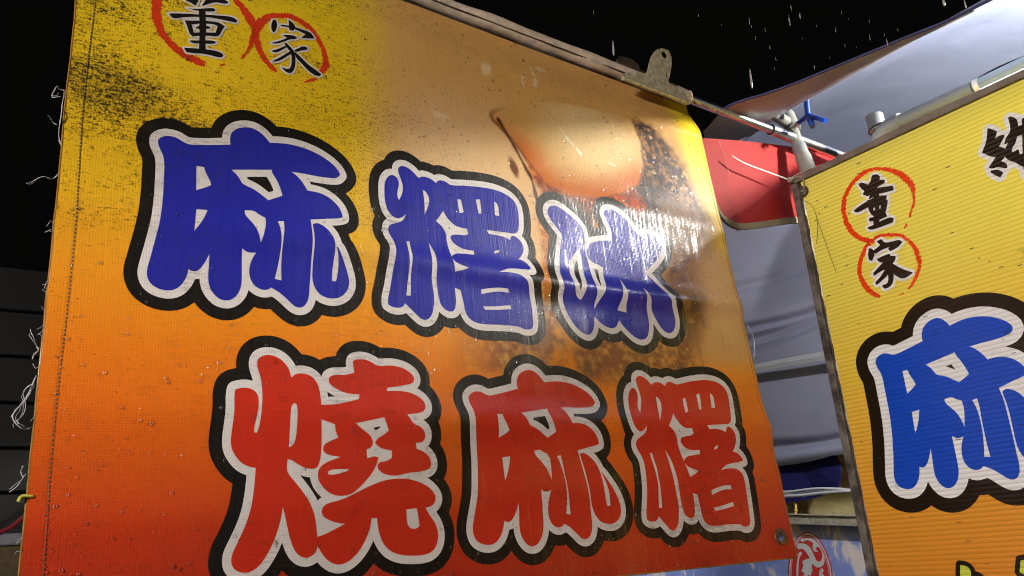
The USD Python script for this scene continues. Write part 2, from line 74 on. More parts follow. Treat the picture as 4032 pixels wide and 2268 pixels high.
 'shu_red': [[1,[7092,17677,7113,17753,7157,17820,7206,17847,7248,17833,7269,17783,7266,17725,7240,17658,7223,17594,7225,17552,7234,17531,7281,17610,7308,17677,7315,17749,7299,17827,7278,17905,7279,17958,7315,18000,7384,18008,7460,17969,7514,17909,7537,17899,7566,17924,7618,17939,7699,17929,7756,17891,7782,17935,7846,17952,7907,17938,7951,17911,8117,17950,8311,17987,8503,18001,8652,17983,8764,17935,8817,17862,8829,17761,8803,17619,8752,17474,8707,17417,8658,17396,8594,17399,8442,17388,8291,17382,8315,17331,8433,17337,8538,17323,8599,17294,8618,17355,8664,17373,8733,17326,8774,17256,8775,17167,8726,17080,8695,17048,8785,17026,8841,16961,8843,16928,8781,16911,8611,16895,8505,16870,8408,16810,8522,16831,8667,16832,8755,16784,8781,16714,8779,16586,8778,16437,8761,16286,8744,16159,8715,16116,8662,16103,8605,16110,8562,16139,8382,16148,8212,16140,8100,16138,8020,16154,7967,16205,7948,16278,7952,16362,7945,16437,7937,16520,7866,16543,7869,16426,7853,16331,7821,16263,7770,16242,7717,16260,7670,16310,7656,16401,7652,16495,7647,16609,7649,16727,7645,16847,7626,16944,7588,17019,7555,17070,7579,16936,7589,16778,7588,16621,7600,16489,7605,16396,7582,16283,7546,16188,7489,16129,7433,16115,7387,16148,7331,16215,7281,16274,7262,16294,7235,16252,7181,16233,7113,16237,7074,16263,7076,16325,7104,16417,7127,16527,7156,16712,7173,16826,7182,16922,7155,17012,7104,17079,7086,17142,7104,17194,7163,17228,7231,17265,7267,17314,7284,17373,7249,17329,7195,17291,7134,17299,7082,17354,7064,17435,7068,17533]],[-1,[7563,17744,7592,17742,7623,17689,7624,17629,7587,17541,7511,17425,7541,17540,7557,17643]],[-1,[8011,17733,8059,17740,8059,17674,8048,17563,7991,17540,8000,17639]],[-1,[8262,17791,8319,17809,8315,17713,8288,17597,8247,17592,8260,17701]],[-1,[8509,17818,8551,17791,8554,17721,8532,17617,8473,17620,8496,17730]],[-1,[7777,17528,7793,17448,7844,17376,7915,17339,8023,17342,8039,17274,7989,17247,7890,17242,7823,17218,7814,17175,7855,17122,7935,17076,8037,17066,8119,17072,8122,17019,8016,17007,7895,16993,7840,16951,7826,16917,7863,16871,7911,16846,8029,16809,7967,16773,7862,16740,7853,16838,7817,16968,7766,17145,7769,17197,7754,17235,7718,17310,7640,17367,7697,17430]],[-1,[8455,17131,8432,17087,8370,17070,8382,17109]],[-1,[8180,16566,8287,16600,8426,16623,8517,16623,8527,16571,8412,16574,8282,16545,8178,16508]],[-1,[8170,16357,8314,16374,8513,16413,8513,16362,8345,16334,8190,16317]],[-1,[7295,17031,7331,17039,7347,16934,7365,16859,7355,16743,7351,16592,7347,16462,7337,16388,7288,16387,7304,16494,7325,16644,7330,16796,7314,16928]]],
 'dong': [[1,[1645,21677,1816,21735,1938,21776,2117,21816,2191,21815,2182,21783,2073,21765,1921,21731,1765,21683,1655,21646]],[1,[1709,21811,1761,21814,1799,21723,1854,21634,1855,21593,1831,21527,1800,21533,1782,21548,1726,21555,1683,21572,1759,21610,1756,21707]],[1,[2006,21926,2061,21930,2036,21802,1993,21707,2065,21711,2147,21697,2156,21672,2111,21650,2030,21643,1969,21604,1900,21546,1891,21554,1933,21641,1966,21742]],[1,[1751,21467,1823,21481,1997,21559,2023,21552,2020,21523,1971,21501,1910,21485,1841,21466]],[1,[1582,21345,1640,21369,1860,21429,2034,21479,2204,21522,2250,21493,2242,21460,2205,21456,2079,21445,1947,21427,1775,21373,1642,21307,1609,21306]],[1,[1862,21495,1927,21523,1937,21315,1936,21155,1944,21025,1879,21005,1878,21136,1876,21295]],[1,[1730,21315,1777,21326,1862,21354,1983,21390,2071,21404,2125,21373,2099,21326,2078,21254,2048,21225,1978,21213,1867,21173,1816,21153,1791,21161,1772,21208,1753,21265]],[-1,[1799,21288,1873,21321,1874,21294,1839,21269,1839,21256,1875,21257,1876,21218,1824,21198,1812,21242]],[-1,[1938,21343,2010,21364,2053,21352,2034,21267,1941,21239,1940,21281,1972,21295,1985,21318,1939,21319]],[1,[1789,21097,1835,21110,2006,21166,2041,21156,2028,21131,1955,21108,1836,21076,1802,21075]],[1,[1738,20993,1804,21010,1939,21040,2052,21053,2105,21043,2118,21016,2097,20988,2053,20982,1941,20986,1839,20962,1764,20950]]],
 'jia': [[1,[2637,21642,2666,21641,2676,21581,2661,21507,2636,21476,2612,21496,2607,21557,2622,21620]],[1,[2800,21701,2835,21691,2875,21653,2879,21614,2853,21575,2818,21569,2799,21602,2809,21652]],[1,[2710,21599,2764,21619,2884,21633,2986,21628,3058,21625,3098,21569,3087,21553,2943,21514,2995,21579,2914,21597,2804,21604,2720,21585]],[1,[2734,21476,2783,21495,2863,21521,2898,21498,2882,21476,2812,21451,2762,21406,2684,21351,2612,21327,2626,21348,2704,21391,2783,21458]],[1,[2772,21392,2821,21358,2870,21306,2874,21251,2876,21161,2857,21077,2827,21029,2788,21016,2750,21032,2716,21066,2760,21063,2798,21069,2823,21099,2834,21170,2834,21238,2820,21289,2781,21333,2752,21380]],[1,[2782,21367,2801,21362,2742,21297,2674,21235,2626,21225,2611,21237,2684,21283]],[1,[2820,21301,2840,21284,2780,21220,2702,21139,2635,21106,2616,21106,2702,21183,2781,21265]],[1,[2860,21325,2911,21371,2967,21419,3018,21413,3012,21382,2951,21356,2880,21309]],[1,[2865,21310,2910,21285,2979,21228,3039,21186,3109,21157,3170,21120,3149,21088,3087,21083,3007,21125,2938,21193,2879,21241]]],
 'ma_sign': [[1,[-6807,18366,-6760,18420,-6685,18449,-6603,18445,-6541,18405,-6468,18385,-6249,18434,-6023,18483,-6021,18564,-5989,18651,-5922,18716,-5831,18755,-5747,18764,-5672,18724,-5618,18654,-5593,18600,-5438,18638,-5264,18643,-5081,18605,-4912,18521,-4814,18431,-4783,18361,-4818,18307,-4887,18280,-5055,18262,-5252,18260,-5399,18250,-5338,18214,-5275,18139,-5231,18073,-5204,18021,-5111,18031,-4990,18016,-4878,17954,-4800,17870,-4766,17789,-4761,17740,-4810,17711,-4942,17680,-5156,17621,-5138,17498,-5131,17379,-5134,17140,-5139,16904,-5145,16741,-5147,16602,-5170,16495,-5221,16436,-5284,16423,-5348,16461,-5423,16530,-5509,16599,-5602,16644,-5643,16609,-5714,16599,-5794,16639,-5842,16722,-5853,16821,-5832,16936,-5796,17019,-5769,17068,-5827,17053,-5884,17063,-5925,17098,-5929,16899,-5935,16720,-5943,16607,-5985,16501,-6056,16425,-6132,16404,-6205,16428,-6263,16509,-6290,16604,-6284,16715,-6270,16849,-6263,16977,-6307,16864,-6355,16780,-6401,16735,-6446,16727,-6486,16746,-6495,16681,-6529,16590,-6583,16507,-6652,16461,-6729,16455,-6806,16475,-6867,16519,-6898,16598,-6896,16682,-6868,16813,-6828,17011,-6797,17192,-6768,17426,-6756,17664,-6752,17901,-6747,18065,-6756,18165,-6785,18237,-6806,18299]],[1,[-5127,17561,-5091,17586,-5048,17590,-4961,17547,-4883,17453,-4851,17349,-4855,17215,-4869,17068,-4881,16923,-4877,16833,-4828,16837,-4808,16935,-4800,17080,-4813,17223,-4839,17310,-4815,17300,-4758,17172,-4701,17025,-4667,16887,-4670,16778,-4719,16676,-4815,16608,-4920,16595,-5026,16631,-5092,16725,-5120,16837,-5114,17026,-5105,17264,-5106,17384]],[-1,[-6419,18128,-6341,18126,-6327,18053,-6286,17965,-6268,17895,-6312,17857,-6423,17790]],[-1,[-6058,18143,-5612,18221,-5607,18172,-5575,18118,-5526,18005,-5493,17883,-5650,17799,-5710,17844,-5809,17921,-5944,17968,-5963,18024,-6009,18099]],[-1,[-6417,17520,-6299,17533,-6337,17404,-6388,17297,-6434,17211,-6427,17372]],[-1,[-5908,17614,-5806,17628,-5752,17582,-5679,17550,-5668,17462,-5691,17325,-5724,17190,-5748,17316,-5795,17416,-5855,17490,-5910,17558]],[-1,[-5538,17527,-5468,17539,-5461,17437,-5476,17244,-5483,17057,-5488,16874,-5481,16750,-5562,16762,-5532,16891,-5504,17077,-5493,17265,-5505,17429]]],
 'dong_sign': [[1,[-6444,21163,-6392,21159,-6306,21079,-6245,21117,-6200,21201,-6138,21194,-6098,21144,-6119,21089,-6043,21056,-6044,21019,-6140,21016,-6213,20976,-6080,20950,-5936,20905,-5935,20855,-6060,20872,-6193,20897,-6275,20874,-6328,20870,-6284,20949,-6342,20922,-6408,20975,-6372,21017,-6421,21089]],[1,[-6618,20769,-6556,20727,-6434,20747,-6302,20758,-6198,20767,-6086,20759,-6060,20799,-6156,20838,-6308,20842,-6443,20820,-6540,20797]],[1,[-6373,20762,-6276,20761,-6098,20764,-6064,20718,-6119,20585,-6174,20520,-6322,20560,-6370,20664]],[-1,[-6318,20709,-6259,20701,-6274,20634,-6318,20644]],[-1,[-6213,20703,-6158,20701,-6184,20631,-6228,20638]],[1,[-6237,20986,-6155,20952,-6214,20698,-6273,20421,-6350,20438,-6272,20721]],[1,[-6401,20550,-6275,20542,-6138,20538,-6131,20491,-6263,20487,-6397,20513]],[1,[-6452,20418,-6328,20422,-6198,20442,-6073,20444,-6040,20406,-6061,20370,-6189,20369,-6365,20373,-6429,20385]]],
 'jia_sign': [[1,[-6508,20084,-6463,20056,-6458,19968,-6512,19901,-6545,19924,-6540,20021]],[1,[-6450,20027,-6362,20058,-6312,20077,-6352,20153,-6294,20157,-6256,20082,-6138,20059,-6022,20054,-5994,20012,-6075,19962,-6188,19948,-6205,19983,-6136,20015,-6295,20022,-6428,19988]],[1,[-6415,19880,-6324,19893,-6226,19894,-6207,19846,-6294,19810,-6389,19830]],[1,[-6255,19874,-6142,19831,-6152,19791,-6217,19741,-6135,19654,-6036,19567,-5950,19511,-6033,19479,-6105,19474,-6175,19537,-6223,19612,-6266,19459,-6338,19410,-6410,19415,-6425,19458,-6352,19455,-6310,19508,-6293,19622,-6403,19557,-6513,19512,-6525,19535,-6403,19610,-6312,19701,-6394,19699,-6528,19662,-6521,19696,-6406,19756,-6305,19819]]],
 'chun': [[1,[-4421,21146,-4345,21066,-4386,20984,-4448,20897,-4335,20983,-4266,20968,-4312,20914,-4388,20835,-4344,20826,-4288,20754,-4321,20701,-4355,20659,-4414,20648,-4337,20572,-4338,20527,-4432,20592,-4493,20591,-4529,20612,-4457,20671,-4398,20731,-4472,20759,-4535,20834,-4564,20859,-4487,20962,-4445,21059]],[1,[-4526,20542,-4450,20520,-4411,20469,-4441,20437,-4473,20469]],[1,[-4129,21182,-4076,21143,-4060,21078,-4078,21007,-3960,20983,-3847,20904,-3879,20853,-3983,20892,-4112,20903,-4160,20807,-4208,20773,-4240,20709,-4209,20672,-4147,20688,-4149,20604,-4037,20604,-3938,20769,-3890,20735,-3936,20590,-4013,20471,-4115,20446,-4161,20493,-4195,20549,-4284,20627,-4305,20716,-4235,20820,-4167,20897,-4259,20861,-4225,20918,-4145,20983,-4129,21089]],[1,[-3974,21081,-3918,21075,-3997,20686,-4071,20430,-4048,20332,-3890,20295,-3806,20334,-3857,20205,-4073,20233,-4139,20350,-4057,20714]]],
 'yel': [[1,[-6223,15398,-6155,15388,-6108,15355,-6096,15290,-6138,15199,-6077,15255,-6016,15248,-5973,15183,-6014,15068,-6134,14967,-6157,14762,-6292,14659,-6269,14864,-6378,14760,-6409,14864,-6293,15019,-6276,15202]],[1,[-5429,15429,-5289,15441,-5093,15347,-5088,15274,-5214,15253,-5251,15108,-5180,15010,-5264,14866,-5515,14841,-5559,14964,-5409,15061,-5391,15233,-5478,15285]],[1,[-5935,15118,-5559,15162,-5559,15063,-5789,14965,-5760,14667,-5902,14615,-5971,14865]]],
 'ring_dong': [[1458,21533,99,1464,21409,98,1469,21295,92,1494,21190,82,1544,21082,76,1604,21019,76,1689,20953,81,1791,20901,82,1876,20880,87,1944,20866,57],[1458,21533,99,1477,21668,85,1546,21824,75,1669,21961,66,1833,22050,63,2004,22051,64,2134,21919,62,2238,21742,68,2313,21667,90,2370,21575,101,2417,21490,95,2436,21418,56,2409,21320,55,2391,21226,38,2346,21124,32,2301,21045,21],[2142,20933,6,2107,20907,19,2086,20890,6]],
 'ring_jia': [[2436,21452,67,2446,21344,78,2470,21252,72,2512,21155,66,2578,21066,60,2625,21026,55,2663,20992,27],[2436,21407,67,2455,21470,95,2521,21589,85,2608,21678,63,2706,21722,58,2836,21756,71,2947,21732,71,3059,21672,65,3139,21572,59,3189,21472,59,3223,21367,70,3220,21262,81,3182,21169,57,3160,21122,17],[3112,21051,14,3086,21034,36,3025,20996,28,2964,20955,13]],
 'ring_dong_sign': [[-6411,20174,82,-6569,20268,71,-6718,20423,84,-6787,20590,85,-6805,20752,78,-6785,20926,86,-6723,21058,74,-6613,21182,69,-6444,21280,68,-6277,21317,73,-6128,21292,53,-5968,21214,66,-5822,21099,82,-5711,20951,97,-5648,20813,92,-5647,20666,57,-5678,20533,46,-5753,20417,41,-5785,20332,32],[-5849,20261,32,-5911,20199,18]],
 'ring_jia_sign': [[-6487,20176,94,-6614,20072,76,-6688,19973,66,-6744,19842,71,-6751,19696,71,-6717,19563,82,-6645,19431,81,-6510,19307,50],[-6403,20208,70,-6249,20219,58,-6111,20176,58,-5979,20116,50,-5887,19998,57,-5815,19854,67,-5801,19719,78,-5805,19604,62,-5868,19485,56,-5953,19372,49,-6066,19291,27],[-6134,19253,18,-6220,19240,13]],
}

# ---------------------------------------------------------------- naming and prims
used = {}
def numbered(path):
    k = used.get(path, 0); used[path] = k + 1
    return path if k == 0 else f'{path}_{k:03d}'
def tag(p, label=None, cat=None, group=None, kind=None):
    for k, v in (('label', label), ('category', cat), ('group', group), ('kind', kind)):
        if v: p.SetCustomDataByKey(k, v)
    return p
class Thing:
    def __init__(s, name, label, cat, base=(0, 0, 0), group=None, kind=None):
        s.path = numbered('/World/' + name); s.base = np.array(base, float)
        x = UsdGeom.Xform.Define(stage, s.path); x.AddTranslateOp().Set(tuple(map(float, base)))
        tag(x.GetPrim(), label, cat, group, kind)
class Part:
    def __init__(s, path, base): s.path, s.base = path, base
def put(parent, name, mesh, material, smooth=False, label=None, kind=None, normals=None, prim=None):
    """one Mesh prim under a thing or a part; the mesh is given in world coordinates"""
    path = numbered(f'{parent.path}/{name}')
    v, f, n = meshkit.arrays(mesh, smooth)
    m = usdkit.mesh(stage, path, (v - parent.base, f), material)
    if normals is not None: n = normals
    if n is not None:
        m.CreateNormalsAttr(Vt.Vec3fArray.FromNumpy(np.asarray(n, np.float32))); m.SetNormalsInterpolation('vertex')
    if prim is not None:
        UsdGeom.PrimvarsAPI(m).CreatePrimvar('printing', Sdf.ValueTypeNames.Color3fArray, 'vertex').Set(Vt.Vec3fArray.FromNumpy(np.asarray(prim[0], np.float32)))
        UsdGeom.PrimvarsAPI(m).CreatePrimvar('grime', Sdf.ValueTypeNames.FloatArray, 'vertex').Set(Vt.FloatArray.FromNumpy(np.asarray(prim[1], np.float32)))
    tag(m.GetPrim(), label, None, None, kind)
    return Part(path, parent.base)
cat = trimesh.util.concatenate
def bx(lo, hi, ch=0.0):
    lo, hi = np.array(lo, float), np.array(hi, float)
    b = trimesh.creation.box(hi - lo)
    if ch:
        e = hi - lo; pts = []
        for sx in (-1, 1):
            for sy in (-1, 1):
                for sz in (-1, 1):
                    for k in range(3):
                        q = np.array([sx, sy, sz]) * (e / 2 - ch); q[k] = (sx, sy, sz)[k] * e[k] / 2; pts.append(q)
        b = trimesh.convex.convex_hull(np.array(pts))
    b.apply_translation((lo + hi) / 2); return b
def tube(pts, r, sides=10, cap=True):
    p = np.asarray(pts, float); n = len(p); r = np.broadcast_to(r, (n,))
    t = np.gradient(p, axis=0); t /= np.linalg.norm(t, axis=1, keepdims=True) + 1e-12
    a = np.cross(t[0], [0, 0, 1.0] if abs(t[0][2]) < .9 else [1.0, 0, 0]); A = []
    for k in range(n):
        a = a - t[k] * (a @ t[k]); a /= np.linalg.norm(a); A.append(a)
    A = np.array(A); B = np.cross(t, A); g = np.arange(sides) * 2 * np.pi / sides
    v = (p[:, None] + r[:, None, None] * (np.cos(g)[None, :, None] * A[:, None] + np.sin(g)[None, :, None] * B[:, None])).reshape(-1, 3)
    i, j = np.meshgrid(np.arange(n - 1), np.arange(sides), indexing='ij')
    q = np.stack([i * sides + j, i * sides + (j + 1) % sides, (i + 1) * sides + (j + 1) % sides, (i + 1) * sides + j], -1).reshape(-1, 4)
    f = np.vstack([q[:, [0, 1, 2]], q[:, [0, 2, 3]]])
    if cap:
        v = np.vstack([v, p[0], p[-1]]); c0, c1 = len(v) - 2, len(v) - 1
        f = np.vstack([f, [[c0, (k + 1) % sides, k] for k in range(sides)], [[c1, (n - 1) * sides + k, (n - 1) * sides + (k + 1) % sides] for k in range(sides)]])
    return trimesh.Trimesh(v, f, process=False)
def smooth_line(pts, n=6):
    p = np.asarray(pts, float)
    if len(p) < 3: return np.linspace(p[0], p[-1], n)
    from scipy.interpolate import CubicSpline
    d = np.r_[0, np.cumsum(np.linalg.norm(np.diff(p[:, :3], axis=0), axis=1))]
    return CubicSpline(d, p)(np.linspace(0, d[-1], n * (len(p) - 1)))
def torus(c, axis, R, r, n=28, k=10):
    a = np.array(axis, float); a /= np.linalg.norm(a)
    u = np.cross(a, [0, 0, 1.0] if abs(a[2]) < .9 else [1, 0, 0]); u /= np.linalg.norm(u); w = np.cross(a, u)
    g = np.linspace(0, 2 * np.pi, n, endpoint=False); h = np.linspace(0, 2 * np.pi, k, endpoint=False)
    rad = np.cos(g)[:, None] * u + np.sin(g)[:, None] * w
    v = (np.asarray(c) + R * rad)[:, None] + r * (np.cos(h)[None, :, None] * rad[:, None] + .55 * np.sin(h)[None, :, None] * a)
    i, j = np.meshgrid(np.arange(n), np.arange(k), indexing='ij')
    q = np.stack([i * k + j, ((i + 1) % n) * k + j, ((i + 1) % n) * k + (j + 1) % k, i * k + (j + 1) % k], -1).reshape(-1, 4)
    return trimesh.Trimesh(v.reshape(-1, 3), np.vstack([q[:, [0, 1, 2]], q[:, [0, 2, 3]]]), process=False)
def ss(t):
    t = np.clip(t, 0, 1); return t * t * (3 - 2 * t)
def extrude(poly, d):
    return cat([trimesh.creation.extrude_polygon(g, d, engine='earcut') for g in getattr(poly, 'geoms', [poly]) if g.area > 1e-9])
def sheet(P, thick, nrm):
    """grid of points (a, b, 3) as a closed thin sheet"""
    a, b = P.shape[:2]; n = np.broadcast_to(np.asarray(nrm, float), P.shape)
    v = np.vstack([P.reshape(-1, 3), (P + n * thick).reshape(-1, 3)]); N = a * b
    i, j = np.meshgrid(np.arange(a - 1), np.arange(b - 1), indexing='ij'); q = np.stack([i * b + j, (i + 1) * b + j, (i + 1) * b + j + 1, i * b + j + 1], -1).reshape(-1, 4)
    rim = np.r_[np.arange(b - 1), np.arange(1, a) * b - 1 + 0, ][:0]
    loop = np.r_[np.arange(b), np.arange(2, a + 1) * b - 1, (a - 1) * b + np.arange(b - 2, -1, -1), np.arange(a - 2, 0, -1) * b]
    l2 = np.roll(loop, -1); s = np.stack([loop, l2, l2 + N, loop + N], 1)
    qs = np.vstack([q, q[:, ::-1] + N, s[:, ::-1]])
    return trimesh.Trimesh(v, np.vstack([qs[:, [0, 1, 2]], qs[:, [0, 2, 3]]]), process=False)

# ---------------------------------------------------------------- materials
def plain(name, color, rough=.5, metal=0.0, noise=0.0, nscale=40, bump=0.0, dirt=None, **kw):
    nodes = {'p': ('principled_bsdf', {'base_color': color, 'roughness': rough, 'metallic': metal, **kw})}; links = []
    if noise or bump or dirt:
        nodes['g'] = ('texture_coordinate', {}); nodes['n'] = ('noise_texture', {'scale': nscale, 'detail': 5.0, 'roughness': .6}); links.append(('g.object', 'n.vector'))
    if noise or dirt:
        d = dirt or tuple(c * (1 - noise) for c in color)
        nodes['r'] = ('rgb_ramp', {'ramp': [(.38, d), (.62, color)]}); links += [('n.fac', 'r.fac'), ('r.color', 'p.base_color')]
    if bump:
        nodes['b'] = ('bump', {'strength': 1.0, 'distance': bump}); links += [('n.fac', 'b.height'), ('b.normal', 'p.normal')]
    return mat(name, nodes, links)

def vinyl(name, color=None, wetness=1.0, through=0.06):
    """wet woven vinyl cloth, colour constant or from the printing"""
    N = {'g': ('texture_coordinate', {}),
         'col': ('attribute', {'attribute': 'printing'}) if color is None else ('color', {'value': color}),
         'wx': ('wave_texture', {'wave_type': 'bands', 'bands_direction': 'x', 'scale': 131.0, 'distortion': .8, 'detail': 1.0, 'detail_scale': .4}),
         'wz': ('wave_texture', {'wave_type': 'bands', 'bands_direction': 'z', 'scale': 140.0, 'distortion': .8, 'detail': 1.0, 'detail_scale': .4}),
         'wm': ('math', {'math_type': 'add'}), 'wn': ('noise_texture', {'scale': 420.0, 'detail': 2.0}), 'ws': ('math', {'math_type': 'multiply_add', 'value2': 1.2}),
         'mp': ('mapping', {'mapping_type': 'point', 'scale': (260.0, 20.0, 15.0)}), 'drip': ('noise_texture', {'scale': 1.0, 'detail': 3.0, 'roughness': .6}),
         'film': ('noise_texture', {'scale': 9.0, 'detail': 4.0, 'roughness': .6}),
         'ro': ('map_range', {'from_min': .38, 'from_max': .62, 'to_min': .34, 'to_max': .50}),
         'cz': ('math', {'math_type': 'multiply_add', 'value2': .085}), 'cn': ('math', {'math_type': 'multiply_add', 'value2': .16}), 'wc': ('math', {'math_type': 'multiply', 'value2': .5}), 'wr': ('rgb_ramp', {'ramp': [(0, (.70, .70, .70)), (.35, (.95, .95, .95)), (.7, (1, 1, 1)), (1, (1, 1, 1))]}), 'wmx': ('mix', {'mix_type': 'multiply', 'fac': .75}), 'cw': ('map_range', {'from_min': 1.14, 'from_max': 1.30, 'to_min': .03, 'to_max': 1.0}), 'fm': ('math', {'math_type': 'multiply_add', 'value2': 1.05}),  # wr and wmx put shading between the threads into the colour
         'bp': ('bump', {'strength': 1.0, 'distance': .00004}),
         'wn2': ('noise_texture', {'scale': 700.0, 'detail': 1.0}), 'bp3': ('bump', {'strength': 1.0, 'distance': .00011}), 'bp2': ('bump', {'strength': 1.0, 'distance': .0002}),
         # grime lying in the weave
         'dm': ('mapping', {'mapping_type': 'point', 'scale': (70.0, 70.0, 330.0)}), 'dn': ('noise_texture', {'scale': 1.0, 'detail': 4.0, 'roughness': .7}),
         'db': ('noise_texture', {'scale': 5.5, 'detail': 4.0, 'roughness': .6}), 'dmul': ('math', {'math_type': 'multiply'}),
         'dr': ('map_range', {'from_min': .27, 'from_max': .40, 'to_min': 0.0, 'to_max': .42}),
         'mx': ('mix', {'mix_type': 'mix', 'color2': (.035, .028, .018)}),
         'p': ('principled_bsdf', {'ior': 1.5, 'specular_ior_level': .14, 'coat_roughness': .19, 'coat_ior': 1.45}),
         't': ('translucent_bsdf', {}), 'm': ('mix_closure', {'fac': through})}
    L = [('g.object', k + '.vector') for k in ('wx', 'wz', 'wn', 'mp', 'film', 'dm', 'db')]
    L += [('wx.fac', 'wm.value1'), ('wz.fac', 'wm.value2'), ('wn.fac', 'ws.value1'), ('wm.value', 'ws.value3'), ('mp.vector', 'drip.vector'),
          ('drip.fac', 'fm.value1'), ('film.fac', 'fm.value3'), ('wz.fac', 'cz.value1'), ('fm.value', 'cz.value3'), ('wn2.fac', 'cn.value1'), ('cz.value', 'cn.value3'), ('cn.value', 'cw.value'), ('wm.value', 'wc.value1'), ('wc.value', 'wr.fac'), ('wr.color', 'wmx.color2'), ('mx.color', 'wmx.color1'), ('cw.result', 'p.coat_weight'), ('g.object', 'wn2.vector'), ('wn2.fac', 'bp3.height'), ('bp2.normal', 'bp3.normal'), ('bp3.normal', 'p.coat_normal'), ('fm.value', 'ro.value'), ('ro.result', 'p.roughness'),
          ('ws.value', 'bp.height'), ('drip.fac', 'bp2.height'), ('bp.normal', 'bp2.normal'), ('bp2.normal', 'p.normal'),
          ('dm.vector', 'dn.vector'), ('dn.fac', 'dmul.value1'), ('db.fac', 'dmul.value2'), ('dmul.value', 'dr.value'), ('dr.result', 'mx.fac'),
          ('col.color', 'mx.color1'), ('wmx.color', 'p.base_color'), ('wmx.color', 't.color'), ('p.BSDF', 'm.closure1'), ('t.BSDF', 'm.closure2')]
    N['ro'][1].update(from_min=.86, from_max=1.20)
    if color is None:
        N.update({'ga': ('attribute', {'attribute': 'grime'}), 'gm1': ('mapping', {'mapping_type': 'point', 'scale': (120.0, 100.0, 520.0)}), 'gn1': ('noise_texture', {'scale': 1.0, 'detail': 3.0, 'roughness': .7}),
                  'gm2': ('mapping', {'mapping_type': 'point', 'scale': (520.0, 100.0, 520.0)}), 'gn2': ('noise_texture', {'scale': 1.0, 'detail': 2.0}), 'gs': ('math', {'math_type': 'add'}), 'gt': ('math', {'math_type': 'add'}),
                  'gr': ('map_range', {'from_min': 1.22, 'from_max': 1.50, 'to_min': 0.0, 'to_max': .85}), 'gx': ('mix', {'mix_type': 'mix', 'color2': (.032, .024, .010)})})
        N['dr'][1].update(to_max=.16)
        L[:] = [l for l in L if l[0] != 'wmx.color'] + [('g.object', 'gm1.vector'), ('g.object', 'gm2.vector'), ('gm1.vector', 'gn1.vector'), ('gm2.vector', 'gn2.vector'), ('gn1.fac', 'gs.value1'), ('gn2.fac', 'gs.value2'),
              ('gs.value', 'gt.value1'), ('ga.fac', 'gt.value2'), ('gt.value', 'gr.value'), ('gr.result', 'gx.fac'), ('wmx.color', 'gx.color1'), ('gx.color', 'p.base_color'), ('gx.color', 't.color')]
    return mat(name, N, L, surface='m.closure')

def corrugated(name, color=None):
    N = {'g': ('texture_coordinate', {}), 'w': ('wave_texture', {'wave_type': 'bands', 'bands_direction': 'z', 'scale': 48.3, 'distortion': .0}),
         'r': ('rgb_ramp', {'ramp': [(0.0, (.79, .78, .74)), (.18, (.94, .94, .92)), (.4, (1, 1, 1)), (1, (1, 1, 1))]}),
         'b': ('bump', {'strength': .6, 'distance': .0012}), 'n': ('noise_texture', {'scale': 28.0, 'detail': 6.0, 'roughness': .7}), 'nr': ('rgb_ramp', {'ramp': [(.28, (.55, .5, .4)), (.36, (1, 1, 1)), (1, (1, 1, 1))]}),
         'x1': ('mix', {'mix_type': 'multiply', 'fac': 1.0}), 'x2': ('mix', {'mix_type': 'multiply', 'fac': .8}),
         'p': ('principled_bsdf', {'roughness': .28, 'specular_ior_level': .5}), 't': ('translucent_bsdf', {}), 'm': ('mix_closure', {'fac': .2 if color is None else .05})}
    L = [('g.object', 'w.vector'), ('g.object', 'n.vector'), ('w.fac', 'r.fac'), ('w.fac', 'b.height'), ('b.normal', 'p.normal'), ('n.fac', 'nr.fac'),
         ('r.color', 'x1.color2'), ('x1.color', 'x2.color1'), ('nr.color', 'x2.color2'), ('x2.color', 'p.base_color'), ('x2.color', 't.color'), ('p.BSDF', 'm.closure1'), ('t.BSDF', 'm.closure2')]
    if color is None:
        N['s'] = ('separate_xyz', {}); N['mr'] = ('map_range', {'from_min': -.65, 'from_max': .02})
        N['gr'] = ('rgb_ramp', {'ramp': [(0, (.80, .30, .035)), (.22, (.86, .41, .045)), (.45, (.88, .61, .075)), (.7, (.88, .77, .135)), (1, (.87, .80, .155))]})
        L += [('g.object', 's.vector'), ('s.z', 'mr.value'), ('mr.result', 'gr.fac'), ('gr.color', 'x1.color1')]
    else:
        N['c'] = ('color', {'value': color}); L.append(('c.color', 'x1.color1'))
    return mat(name, N, L, surface='m.closure')

def glow(name, color, strength):
    return mat(name, {'e': ('emission', {'color': color, 'strength': strength})}, surface='e.emission')

V_PRINT = vinyl('printed_vinyl', None)
V_BLACK, V_WHITE = vinyl('vinyl_black', (.012, .010, .009)), vinyl('vinyl_white', (.66, .635, .63))
V_BLUE, V_RED, V_LOGO = vinyl('vinyl_blue', (.020, .024, .33)), vinyl('vinyl_red', (.54, .030, .012)), vinyl('vinyl_logo_red', (.62, .045, .012))
C_PANEL, C_BLACK, C_WHITE = corrugated('corrugated_yellow'), corrugated('corrugated_black', (.020, .012, .008)), corrugated('corrugated_white', (.86, .86, .88))
C_BLUE, C_RED, C_LIME = corrugated('corrugated_blue', (.012, .075, .58)), corrugated('corrugated_red', (.85, .06, .008)), corrugated('corrugated_lime', (.62, .70, .07))
CHROME = plain('bright_steel', (.80, .80, .82), .27, 1.0, noise=.10, nscale=60)
ZINC = plain('spotted_zinc', (.66, .61, .45), .40, .35, nscale=120, dirt=(.40, .35, .24), bump=.0004)
RUST = plain('rusty_steel', (.10, .07, .05), .7, .4, noise=.5)
TAPE = plain('weathered_tape', (.66, .55, .46), .42, noise=.25, nscale=70, bump=.0005)
PVC, PVC_B = plain('grey_pvc', (.20, .22, .235), .42, noise=.15, nscale=18), plain('pale_pvc', (.25, .255, .225), .45, noise=.2, nscale=22)
